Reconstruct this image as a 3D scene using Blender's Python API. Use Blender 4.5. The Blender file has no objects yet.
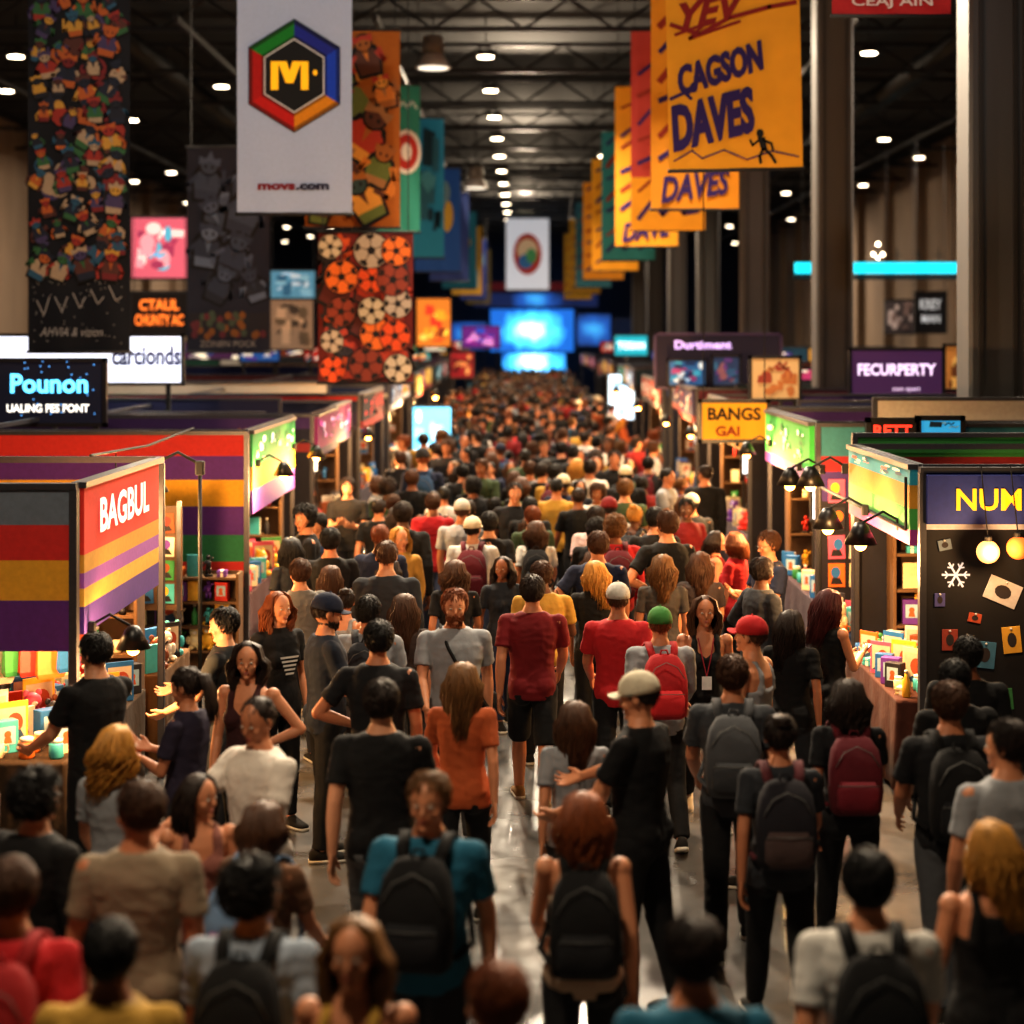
import bpy, bmesh, math, random
from math import sin, cos, pi, radians as R
from mathutils import Vector, Matrix, noise
S=bpy.context.scene; COL=S.collection
F=1800.0; VX=525.0; VY=340.0; CH=3.55
def wx(px,d): return (px-VX)*d/F
def wz(py,d): return CH-(py-VY)*d/F
def hs_(s): return sum(ord(c)*(i+1) for i,c in enumerate(s))
def lin(h):
    o=[]
    for i in (0,2,4):
        c=int(h[i:i+2],16)/255
        o.append(c/12.92 if c<=.04045 else ((c+.055)/1.055)**2.4)
    return o
MATS={}
def mat(name,h,rough=.75,metal=0,emit=0,bump=.1,scale=25,var=.18,coat=0,stretch=None,dist=.01):
    if name in MATS: return MATS[name]
    c=lin(h); m=bpy.data.materials.new(name); m.use_nodes=True; nt=m.node_tree; b=nt.nodes['Principled BSDF']
    m.diffuse_color=(*c,1)
    tc=nt.nodes.new('ShaderNodeTexCoord'); nz=nt.nodes.new('ShaderNodeTexNoise'); nz.inputs['Scale'].default_value=scale
    nz.inputs['Detail'].default_value=3
    if stretch:
        mp=nt.nodes.new('ShaderNodeMapping'); mp.inputs['Scale'].default_value=stretch
        nt.links.new(tc.outputs['Object'],mp.inputs['Vector']); nt.links.new(mp.outputs['Vector'],nz.inputs['Vector'])
    else: nt.links.new(tc.outputs['Object'],nz.inputs['Vector'])
    mx=nt.nodes.new('ShaderNodeMixRGB')
    mx.inputs['Color1'].default_value=(*[x*(1-var) for x in c],1); mx.inputs['Color2'].default_value=(*[min(1,x*(1+var)) for x in c],1)
    nt.links.new(nz.outputs['Fac'],mx.inputs['Fac']); nt.links.new(mx.outputs['Color'],b.inputs['Base Color'])
    b.inputs['Roughness'].default_value=rough; b.inputs['Metallic'].default_value=metal
    if coat: b.inputs['Coat Weight'].default_value=coat
    if emit:
        nt.links.new(mx.outputs['Color'],b.inputs['Emission Color']); b.inputs['Emission Strength'].default_value=emit
        m.cycles.emission_sampling='NONE'
    if bump:
        bp=nt.nodes.new('ShaderNodeBump'); bp.inputs['Strength'].default_value=bump; bp.inputs['Distance'].default_value=dist
        nt.links.new(nz.outputs['Fac'],bp.inputs['Height']); nt.links.new(bp.outputs['Normal'],b.inputs['Normal'])
    MATS[name]=m; return m
def cm(h,**k): return mat('paint_'+h+''.join(str(v) for v in k.values()),h,**k)
def em(h,e): return mat('glow_%s_%s'%(h,e),h,emit=e,bump=0,var=.03)
def cloth(h): return mat('cloth_'+h,h,rough=.9,bump=.4,scale=9,var=.2,dist=.025)
def hairm(h): return mat('hair_'+h,h,rough=.6,bump=.35,scale=40,var=.6,stretch=(1,1,.12),dist=.008)
def skinm(h): return mat('skin_'+h,h,rough=.55,bump=.05,scale=40,var=.08)
class MB:
    def __init__(s): s.v=[];s.f=[];s.m=[]
    def add(s,vs,fs,mi=0):
        o=len(s.v); s.v+=[tuple(v) for v in vs]; s.f+=[tuple(i+o for i in f) for f in fs]; s.m+=[mi]*len(fs); return s
    def box(s,c,d,mi=0,b=0):
        x,y,z=c; a,e,g=d[0]/2,d[1]/2,d[2]/2
        if b<=0:
            vs=[(x+i*a,y+j*e,z+k*g) for k in(-1,1) for j in(-1,1) for i in(-1,1)]
            return s.add(vs,[(0,2,3,1),(4,5,7,6),(0,1,5,4),(2,6,7,3),(0,4,6,2),(1,3,7,5)],mi)
        def ring(zz,q):
            A=a-q;E=e-q;k=min(b,A*.9,E*.9)
            return [(x-A+k,y-E,zz),(x+A-k,y-E,zz),(x+A,y-E+k,zz),(x+A,y+E-k,zz),(x+A-k,y+E,zz),(x-A+k,y+E,zz),(x-A,y+E-k,zz),(x-A,y-E+k,zz)]
        return s.loft([ring(z-g,b*.6),ring(z-g+b*.6,0),ring(z+g-b*.6,0),ring(z+g,b*.6)],mi)
    def loft(s,rings,mi=0,cap=True):
        n=len(rings[0]); vs=[p for r in rings for p in r]; fs=[]
        for i in range(len(rings)-1):
            for j in range(n):
                k=(j+1)%n; fs.append((i*n+j,i*n+k,(i+1)*n+k,(i+1)*n+j))
        if cap: fs.append(tuple(range(n-1,-1,-1))); fs.append(tuple(range((len(rings)-1)*n,len(rings)*n)))
        return s.add(vs,fs,mi)
    def tube(s,pts,rs,n=8,mi=0):
        pts=[Vector(p) for p in pts]
        if not isinstance(rs,(list,tuple)): rs=[rs]*len(pts)
        rings=[]; d0=(pts[1]-pts[0]).normalized()
        up=Vector((0,0,1)) if abs(d0.z)<.8 else Vector((0,1,0))
        for i,p in enumerate(pts):
            d=(pts[min(i+1,len(pts)-1)]-pts[max(i-1,0)]).normalized()
            a=d.cross(up); 
            if a.length<1e-4: a=d.cross(Vector((1,0,0)))
            a.normalize(); b=a.cross(d).normalized(); up=b
            rings.append([p+(a*cos(2*pi*j/n)+b*sin(2*pi*j/n))*rs[i] for j in range(n)])
        return s.loft(rings,mi)
    def ball(s,c,r,nu=14,nv=9,mi=0):
        if not isinstance(r,(list,tuple)): r=(r,r,r)
        rings=[]
        for i in range(nv+1):
            t=-pi/2+pi*i/nv; t=max(-pi/2+.08,min(pi/2-.08,t))
            rings.append([(c[0]+r[0]*cos(t)*cos(2*pi*j/nu),c[1]+r[1]*cos(t)*sin(2*pi*j/nu),c[2]+r[2]*sin(t)) for j in range(nu)])
        return s.loft(rings,mi)
    def caps(s,p0,p1,r0,r1,n=12):
        s.tube([p0,p1],[r0,r1],n); s.ball(p0,r0,n,7); return s.ball(p1,r1,n,7)
    def lathe(s,prof,n=16,mi=0,c=(0,0,0)):
        return s.loft([[(c[0]+r*cos(2*pi*j/n),c[1]+r*sin(2*pi*j/n),c[2]+z) for j in range(n)] for r,z in prof],mi)
    def poly(s,pts,y=0,mi=0):
        return s.add([(p[0],y,p[1]) for p in pts],[tuple(range(len(pts)))],mi)
    def disc(s,x,z,rx,rz,y,mi,n=14,rot=0):
        return s.poly([(x+rx*cos(2*pi*j/n)*cos(rot)-rz*sin(2*pi*j/n)*sin(rot),z+rx*cos(2*pi*j/n)*sin(rot)+rz*sin(2*pi*j/n)*cos(rot)) for j in range(n)],y,mi)
    def rib(s,pts,w,y,mi=0):
        for (a,b),(c,d) in zip(pts,pts[1:]):
            L=math.hypot(c-a,d-b) or 1; nx,nz=-(d-b)/L*w/2,(c-a)/L*w/2; ex,ez=(c-a)/L*w*.4,(d-b)/L*w*.4
            s.poly([(a-ex+nx,b-ez+nz),(c+ex+nx,d+ez+nz),(c+ex-nx,d+ez-nz),(a-ex-nx,b-ez-nz)],y,mi)
        return s
    def mesh(s,name,mats,smooth=True,fix=True):
        me=bpy.data.meshes.new(name); me.from_pydata(s.v,[],s.f)
        if not isinstance(mats,(list,tuple)): mats=[mats]
        for m in mats: me.materials.append(m)
        me.polygons.foreach_set('material_index',s.m)
        if fix:
            bm=bmesh.new(); bm.from_mesh(me); bmesh.ops.recalc_face_normals(bm,faces=bm.faces); bm.to_mesh(me); bm.free()
        if smooth: me.polygons.foreach_set('use_smooth',[True]*len(s.f))
        me.update(); return me
    def build(s,name,mats,parent=None,smooth=False,fix=True):
        return link(name,s.mesh(name,mats,smooth,fix),parent)
def link(name,me,parent=None,m=None,loc=None,rz=0,sc=None):
    o=bpy.data.objects.new(name,me); COL.objects.link(o)
    if parent: o.parent=parent
    if loc is not None: o.location=loc
    if rz: o.rotation_euler.z=rz
    if sc: o.scale=(sc,sc,sc)
    if m:
        o.material_slots[0].link='OBJECT'; o.material_slots[0].material=m
    return o
def tag(o,label,cat,group=None):
    o['label']=label; o['category']=cat
    if group: o['group']=group
    return o
def thing(name,label,cat,loc=(0,0,0),rz=0,group=None,sc=1):
    o=bpy.data.objects.new(name,None); COL.objects.link(o); o.location=loc; o.rotation_euler.z=rz; o.scale=(sc,)*3
    o.empty_display_size=.1
    return tag(o,label,cat,group)
def struct(o): o['kind']='structure'; return o
def remesh(mb,vox,it=3,fold=0,seed=0):
    me=bpy.data.meshes.new('t'); me.from_pydata(mb.v,[],mb.f)
    bm=bmesh.new(); bm.from_mesh(me); bmesh.ops.recalc_face_normals(bm,faces=bm.faces); bm.to_mesh(me); bm.free()
    ob=bpy.data.objects.new('t',me); COL.objects.link(ob)
    md=ob.modifiers.new('r','REMESH'); md.mode='VOXEL'; md.voxel_size=vox; md.use_smooth_shade=True
    sm=ob.modifiers.new('s','SMOOTH'); sm.factor=.5; sm.iterations=it
    dg=bpy.context.evaluated_depsgraph_get(); m2=bpy.data.meshes.new_from_object(ob.evaluated_get(dg))
    bpy.data.objects.remove(ob); bpy.data.meshes.remove(me)
    m2.materials.clear()
    if fold:
        ns=[v.normal.copy() for v in m2.vertices]
        for v,n in zip(m2.vertices,ns):
            q=v.co; k=noise.noise(Vector((q.x*9+seed,q.y*9,q.z*5)))*.9+.6*(1-2*abs(noise.noise(Vector((q.x*9+q.z*13,q.y*9+seed,q.z*11-q.x*8)))))-.1
            v.co=q+n*(k*fold)
    m2.polygons.foreach_set('use_smooth',[True]*len(m2.polygons)); m2.update()
    return m2
def textmesh(s,w,h,m,bold=.02,rot=0,shear=0):
    cu=bpy.data.curves.new('t','FONT'); cu.body=s; cu.align_x='CENTER'; cu.offset=bold; cu.shear=shear; cu.resolution_u=3
    ob=bpy.data.objects.new('t',cu); COL.objects.link(ob)
    dg=bpy.context.evaluated_depsgraph_get(); me=bpy.data.meshes.new_from_object(ob.evaluated_get(dg)); bpy.data.objects.remove(ob)
    xs=[v.co.x for v in me.vertices]; ys=[v.co.y for v in me.vertices]
    if not xs: return me
    cx,cy=(min(xs)+max(xs))/2,(min(ys)+max(ys))/2; sx=w/(max(xs)-min(xs)); sy=h/(max(ys)-min(ys))
    for v in me.vertices:
        x,z=(v.co.x-cx)*sx,(v.co.y-cy)*sy; v.co=(x*cos(rot)-z*sin(rot),0,x*sin(rot)+z*cos(rot))
    me.materials.clear(); me.materials.append(m); me.name='lettering'; return me
def text(parent,s,w,h,x,z,m,y=-.04,name='lettering',**k):
    return link(name,textmesh(s,w,h,m,**k),parent,loc=(x,y,z))

# ============================================================ PEOPLE
POSES={
'stand':((3,4,0),(-3,4,0),(4,8,14,5),(0,9,18,5)),
'walk':((22,5,0),(-16,18,20),(-18,8,16,0),(22,8,30,8)),
'walk2':((-16,18,20),(22,5,0),(22,8,30,8),(-18,8,16,0)),
'hold':((3,4,0),(-2,3,0),(16,5,84,32),(20,5,88,30)),
'strap':((15,5,0),(-12,14,16),(-10,8,15,0),(14,14,128,22)),
'reach':((6,8,0),(-8,8,4),(28,8,35,6),(48,8,22,8)),
'glance':((2,3,0),(8,12,2),(2,12,22,8),(-4,7,12,2)),
'turned':((-12,14,14),(17,5,0),(14,8,24,8),(-12,10,12,0)),
'akimbo':((4,4,0),(-4,5,0),(-12,38,62,62),(4,9,20,5)),
}
YAW={'glance':(42,-4),'turned':(-38,0),'hold':(0,-14),'reach':(8,-12),'strap':(-14,0),'akimbo':(18,-3)}
LEV={'m':[(.86,.150,.100,-.005),(.93,.166,.116,-.01),(1.0,.160,.110,0),(1.10,.146,.102,.005),(1.20,.155,.110,.005),(1.30,.172,.120,0),(1.38,.180,.116,-.005),(1.43,.168,.096,-.01),(1.47,.125,.078,-.012),(1.50,.078,.064,-.008),(1.54,.058,.058,0)],
'f':[(.86,.155,.104,-.005),(.93,.174,.120,-.012),(1.0,.160,.112,0),(1.10,.124,.090,.005),(1.20,.130,.094,.005),(1.30,.148,.106,.0),(1.38,.155,.100,-.005),(1.43,.145,.086,-.01),(1.47,.105,.070,-.012),(1.50,.066,.056,-.008),(1.54,.050,.050,0)]}
def skel(sex,pose):
    P=POSES[pose]; J={}; f=sex=='f'
    sh=.168 if f else .192
    for s,leg,arm,k in((-1,P[0],P[2],'L'),(1,P[1],P[3],'R')):
        a,kn,heel=[R(t) for t in leg]; hip=Vector((s*.092,-.005,.92))
        knee=hip+Vector((s*.012,sin(a),-cos(a)))*.43; ank=knee+Vector((s*.002,sin(a-kn),-cos(a-kn)))*.41
        J[k+'hip']=hip;J[k+'knee']=knee;J[k+'ank']=ank;J[k+'heel']=heel
        a,b,e,c=[R(t) for t in arm]; so=Vector((s*sh,-.008,1.42))
        el=so+Vector((s*sin(b),sin(a)*cos(b),-cos(a)*cos(b)))*.285
        p=a+e; fd=Vector((-s*sin(c)+s*sin(b)*.3,sin(p)*cos(c),-cos(p)*cos(c))).normalized(); wr=el+fd*.25
        if math.degrees(p)>55: n=Vector((-s*.6,0,.8)); 
        else: n=Vector((-s,-.25,0))
        n=(n-fd*n.dot(fd)).normalized(); t=fd.cross(n)
        if math.degrees(p)>55:
            if t.x*s<0: t=-t
        elif t.y<0: t=-t
        J[k+'sh']=so;J[k+'el']=el;J[k+'wr']=wr;J[k+'fd']=fd;J[k+'n']=n;J[k+'t']=t
    lo=min(J[k+'ank'].z-.078-(sin(J[k+'heel'])*.10 if J[k+'heel']>.05 else 0) for k in 'LR')
    dz=-lo
    for k in list(J):
        if isinstance(J[k],Vector) and k[1:] not in('fd','n','t'): J[k]=J[k]+Vector((0,0,dz))
    y_,p_=YAW.get(pose,(0,0)); J['hr']=Matrix.Rotation(R(y_),3,'Z')@Matrix.Rotation(R(p_),3,'X')
    J['dz']=dz; J['head']=Vector((0,.012,1.655+dz)); return J
SK={}
def gs(sex,pose):
    if (sex,pose) not in SK: SK[(sex,pose)]=skel(sex,pose)
    return SK[(sex,pose)]
def torso(mb,sex,dz,inf,z0=0,z1=9,n=20,flare=0):
    L=[l for l in LEV[sex] if z0<=l[0]<=z1]; rings=[]
    for i,(z,w,d,yo) in enumerate(L):
        g=inf+(flare if i==0 else 0)
        rings.append([(  (w+g)*(abs(cos(t))**.85)*(1 if cos(t)>=0 else -1), yo+(d+g)*(abs(sin(t))**.9)*(1 if sin(t)>=0 else -1), z+dz) for t in[2*pi*j/n for j in range(n)]])
    mb.loft(rings)
CACHE={}
def get(key,fn):
    if key not in CACHE: CACHE[key]=fn()
    return CACHE[key]
def body_mesh(sex,pose):
    J=gs(sex,pose); dz=J['dz']; mb=MB(); g=.86 if sex=='f' else 1
    torso(mb,sex,dz,0)
    for s in(-1,1): mb.ball((s*.075,-.045,.915+dz),(.085,.085,.085))
    if sex=='f':
        for s in(-1,1): mb.ball((s*.068,.078,1.275+dz),(.06,.055,.06))
    h=J['head']; H=lambda x,y,z:(x,y,z)
    mb.caps((0,-.005,1.45+dz),(h.x,h.y-.012,h.z-.06),.058*g,.054*g)
    hb=MB()
    hb.ball(H(0,0,0),(.074,.096,.1),18,12); hb.ball(H(0,.028,-.058),(.053,.064,.068),16,10)
    hb.caps(H(0,.088,-.012),H(0,.106,-.042),.008,.011,8)
    hb.ball(H(0,.082,-.108),(.022,.014,.016),10,6)
    for s in(-1,1): hb.ball(H(s*.076,-.008,-.02),(.010,.018,.030),10,7); hb.ball(H(s*.038,.062,-.045),(.024,.022,.024),10,7)
    hb.v=[tuple(h+J['hr']@Vector(v)) for v in hb.v]; mb.add(hb.v,hb.f)
    for k,s in(('L',-1),('R',1)):
        mb.caps(J[k+'hip'],J[k+'knee'],.088,.056); 
        kn,an=J[k+'knee'],J[k+'ank']; mid=kn.lerp(an,.3)+Vector((0,-.012,0))
        mb.caps(kn,mid,.053,.056); mb.caps(mid,an,.056,.036)
        hl=J[k+'heel']; fdir=Vector((s*.12,cos(hl),-sin(hl)))
        mb.caps(an+Vector((0,-.02,-.035)),an+fdir*.12+Vector((0,0,-.045)),.03,.022)
        so,el,wr=J[k+'sh'],J[k+'el'],J[k+'wr']
        mb.ball(so,.058*g); mb.caps(so,el,.050*g,.040*g); m2=el.lerp(wr,.3); mb.caps(el,m2,.039*g,.041*g); mb.caps(m2,wr,.041*g,.026*g)
        d,n,t=J[k+'fd'],J[k+'n'],J[k+'t']
        for off,ln in((.031,.9),(.0105,1.05),(-.0105,1),(-.031,.8)):
            kp=wr+d*.088*g+t*off; mb.caps(wr+d*.01+t*off*.55,kp,.0135,.0115,8)
            q=kp; ang=R(14)
            for L,r0,r1 in((.036,.0098,.0092),(.025,.0092,.0086),(.02,.0086,.0076)):
                dd=(d*cos(ang)+n*sin(ang)+t*off*5).normalized(); q2=q+dd*L*ln; mb.caps(q,q2,r0,r1,8); q=q2; ang+=R(22)
        q=wr+d*.03+t*.022; q2=q+(t*.7+d*.65+n*.25).normalized()*.042; q3=q2+(t*.25+d*.9+n*.3).normalized()*.034
        mb.caps(q,q2,.015,.012,8); mb.caps(q2,q3,.0115,.009,8)
    return remesh(mb,.0062,3)
def top_mesh(sex,pose,kind):
    J=gs(sex,pose); dz=J['dz']; mb=MB(); g=.88 if sex=='f' else 1; inf=.018 if sex=='m' else .015
    if kind=='tank':
        torso(mb,sex,dz,.012,.86,1.31)
        for s in(-1,1):
            mb.tube([(s*.10,-.10,1.28+dz),(s*.088,-.098,1.40+dz),(s*.082,-.06,1.47+dz),(s*.082,.02,1.475+dz),(s*.085,.075,1.42+dz),(s*.09,.10,1.28+dz)],[.03,.024,.02,.02,.024,.03],8)
        mb.box((0,-.045,1.34+dz),(.2,.135,.12),b=.03)
    else:
        torso(mb,sex,dz,inf,.86,1.50,flare=.012)
    for s in(-1,1): mb.ball((s*.072,-.044,.955+dz),(.102,.104,.10))
    if sex=='f':
        for s in(-1,1): mb.ball((s*.068,.085,1.275+dz),(.066,.058,.066))
    for k,s in(('L',-1),('R',1)):
        so,el,wr=J[k+'sh'],J[k+'el'],J[k+'wr']
        if kind=='tee':
            mb.caps(so+Vector((-s*.05,0,.0)),so,.060*g,.063*g); e=so.lerp(el,.66); mb.tube([so,so.lerp(el,.3),e],[.063*g,.062*g,.065*g],14)
        if kind=='long':
            mb.caps(so+Vector((-s*.05,0,.0)),so,.062*g,.066*g); mb.caps(so,el,.064*g,.054*g); mb.caps(el,el.lerp(wr,.93),.054*g,.040*g)
    if kind=='dress':
        mb.loft([[(w*cos(2*pi*j/18),w*.8*sin(2*pi*j/18),z+dz) for j in range(18)] for z,w in((.62,.25),(.75,.23),(.88,.19),(1.0,.165))])
    return remesh(mb,.010,3,fold=.0075,seed=hs_(kind+pose)%7)
def bot_mesh(sex,pose,kind):
    J=gs(sex,pose); dz=J['dz']; mb=MB(); torso(mb,sex,dz,.008,.86,1.0)
    for s in(-1,1): mb.ball((s*.075,-.045,.90+dz),(.090,.090,.092))
    for k,s in(('L',-1),('R',1)):
        hp,kn,an=J[k+'hip'],J[k+'knee'],J[k+'ank']
        if kind=='shorts':
            mb.caps(hp,hp.lerp(kn,.5),.098,.092); mb.tube([hp.lerp(kn,.4),hp.lerp(kn,.95)],[.093,.085],14)
        elif kind=='pants':
            mb.caps(hp,kn,.100,.072); m=kn.lerp(an,.35)+Vector((0,-.01,0)); mb.caps(kn,m,.071,.070); mb.tube([m,kn.lerp(an,.97)],[.070,.060],14)
        else:
            mb.caps(hp,kn,.098,.068); m=kn.lerp(an,.32)+Vector((0,-.012,0)); mb.caps(kn,m,.067,.068); mb.tube([m,kn.lerp(an,.95)],[.068,.050],14)
    return remesh(mb,.012,3,fold=.0045,seed=3)
def shoe_mesh(sex,pose,k):
    J=gs(sex,pose); an=J[k+'ank']; hl=J[k+'heel']; mb=MB(); s=-1 if k=='L' else 1
    def ring(y,w,z0,z1): return [(w*c,y,(z0+z1)/2+(z1-z0)/2*q) for c,q in((-.8,-1),(.8,-1),(1,-.7),(1,0),(.7,.75),(.25,1),(-.25,1),(-.7,.75),(-1,0),(-1,-.7))]
    prof=[(-.082,.022,.0,.07),(-.07,.036,0,.09),(-.03,.041,0,.105),(.02,.042,0,.10),(.06,.045,0,.08),(.11,.05,0,.062),(.16,.046,0,.05),(.185,.028,.004,.036)]
    mb.loft([ring(y,w,z0+.018,z1) for y,w,z0,z1 in prof]); mb.loft([[(a*1.05,b*1.03,max(.0,min(.024,c))) for a,b,c in ring(y,w,-.0,.05)] for y,w,z0,z1 in prof],1)
    M=Matrix.Translation(an+Vector((0,0,-.078)))@Matrix.Translation((0,0,.078))@Matrix.Rotation(-hl,4,'X')@Matrix.Rotation(-s*.12,4,'Z')@Matrix.Translation((0,0,-.078))
    mb.v=[tuple(M@Vector(v)) for v in mb.v]
    return mb.mesh('shoe',[cloth('15130f'),cm('c9c2b4')])
def hair_mesh(kind):
    rnd=random.Random(hs_(kind)%99+5); mb=MB()
    def cap(rx=.080,ry=.098,rz=.096,cy=-.016,cz=.013): mb.ball((0,cy,cz),(rx,ry,rz),20,14)
    def tufts(n,r,ex,zmin=-.075,swirl=0):
        for i in range(n):
            a=rnd.uniform(0,2*pi); u=rnd.uniform(-.7,1); c=math.sqrt(1-u*u)
            p=Vector((.079*c*cos(a),-.016+.097*c*sin(a),.013+.094*u))
            if p.y>.02 and p.z<.058: continue
            if p.z<zmin: continue
            nn=Vector((p.x,p.y+.016,p.z-.014)).normalized()
            dn=Vector((p.x*.6,(p.y+.02)*.6+ (.03 if p.z>.07 else 0),-.06)); dn=(dn-nn*dn.dot(nn)).normalized()
            e=rnd.uniform(.5,1.3)*ex; sd=nn.cross(dn)*rnd.uniform(-1,1)*(.010+swirl)
            mb.tube([p-nn*.004,p+nn*e*.45+dn*.012,p+nn*e*.65+dn*.026+sd,p+nn*e*.5+dn*.040+sd*1.6],[r*.8,r,r*.8,r*.12],3)
    if kind=='short': cap(); tufts(1100,.0034,.017)
    elif kind=='buzz': cap(.078,.097,.094); tufts(300,.003,.006)
    elif kind=='curly': cap(.084,.104,.099,-.02,.016); tufts(1200,.0045,.044,-.08,.024)
    elif kind in('bun','tail'):
        cap(); tufts(500,.0035,.008)
        if kind=='bun':
            mb.ball((0,-.085,.085),(.038,.038,.034))
            for i in range(40):
                a=rnd.uniform(0,6.28); mb.tube([(.04*cos(a+t*.5),-.085+.04*sin(a+t*.5),.085+rnd.uniform(-.02,.025)) for t in range(4)],[.002,.005,.005,.001],4)
        else:
            for i in range(90):
                a=rnd.uniform(-.030,.030); b=rnd.uniform(-.02,.02); l=rnd.uniform(.8,1.1)
                mb.tube([(a*.3,-.1,.05),(a,-.14+b,.03),(a*1.3,-.155+b,-.06*l),(a*1.5,-.15+b,-.16*l),(a,-.14+b,-.26*l)],[.004,.006,.006,.005,.001],4)
    else:
        L={'long':.34,'wavy':.30,'bob':.16,'curlylong':.27}[kind]; cap(); W={'long':.009,'wavy':.019,'bob':.006,'curlylong':.03}[kind]
        for i in range(700):
            ph=rnd.uniform(-2.05,2.05); k=1+rnd.uniform(-.10,.20); l=L*rnd.uniform(.6,1.12)*(1 if abs(ph)<1.3 else .85)
            sx,cy=sin(ph),cos(ph); pts=[(sx*.03,-cy*.045+.012,.104),(sx*.072*k,-cy*.084-.005,.072),(sx*.089*k,-cy*.108*k-.008,.0)]
            f0=rnd.uniform(0,6)
            for t in range(1,6):
                z=-l*t/5; sp=.096+.022*sin(t*.9)-.003*t
                pts.append((sx*sp*k+W*sin(f0*.6+t*1.7), min(-cy*(.110+.004*t)*k-.012,.03)+W*cos(f0*.7+t*1.5), z))
            r=rnd.uniform(.003,.0058); mb.tube(pts,[r*.7,r,r,r,r,r*.9,r*.6,.001],3)
    return mb.mesh('hair',hairm('24160e'))
def cap_meshes():
    mb=MB(); n=20
    rings=[[(.092*c*cos(2*pi*j/n),-.012+.111*c*sin(2*pi*j/n),.024+.098*u) for j in range(n)] for u,c in((-.2,1.0),(.05,1.0),(.3,.96),(.55,.85),(.8,.62),(.95,.33),(1,.08))]
    mb.loft(rings); mb.ball((0,-.012,.124),.008,8,5)
    b=MB()
    A=[(sin(t)*.078,.07+cos(t)*.09,.018-.02*(sin(t)**2)) for t in[ -1.5+3*i/14 for i in range(15)]]+[(.06,.06,.02),(0,.075,.024),(-.06,.06,.02)]
    b.loft([[(x,y,z) for x,y,z in A],[(x,y,z+.006) for x,y,z in A]])
    return mb.mesh('cap',cloth('222222')),b.mesh('brim',cloth('222222'),smooth=False)
def eye_mesh(): 
    m=MB(); m.ball((0,0,0),(.0115,.010,.0065),12,8); m.ball((0,.006,0),(.0045,.005,.0045),10,6,1); return m.mesh('eye',[cm('c8bcae',rough=.35),cm('3a2618',rough=.25)])
def brow_mesh(): return MB().tube([(-.015,-.003,-.001),(0,.001,.003),(.015,-.005,0)],[.0018,.0026,.0014],6).mesh('eyebrow',hairm('24160e'))
def mouth_mesh():
    m=MB(); m.ball((0,0,.004),(.020,.0065,.0045),12,6); m.ball((0,-.001,-.004),(.016,.0075,.005),12,6); return m.mesh('mouth',cm('a8604e',rough=.5))
def beard_mesh():
    m=MB().ball((0,.022,-.087),(.058,.073,.042),16,8); rn=random.Random(3)
    for i in range(260):
        a=rn.uniform(-.2,pi+.2); z=rn.uniform(-.12,-.055); k=1 if z>-.09 else .8; p=Vector((.057*cos(a)*k,.022+.069*sin(a)*k,z)); q=Vector((p.x,p.y-.02,0)).normalized(); m.tube([p,p+q*.006+Vector((0,0,-.01)),p+q*.006+Vector((0,0,-.022))],[.003,.003,.001],3)
    return m.mesh('beard',hairm('4a2c17'))
def glasses_mesh():
    m=MB()
    for s in(-1,1):
        m.tube([(s*.032+.02*cos(t),.104,-.01+.016*sin(t)) for t in[2*pi*i/12 for i in range(13)]],.0014,5)
        m.tube([(s*.052,.104,-.006),(s*.080,.04,-.006),(s*.081,-.01,-.008)],.0014,5)
    m.tube([(-.012,.104,-.006),(.012,.104,-.006)],.0014,5); return m.mesh('glasses',cm('2a2422',rough=.3))
PEOPLE=[]
def slot(me): me.materials.append(skinm('b87a58')); return me
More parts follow.
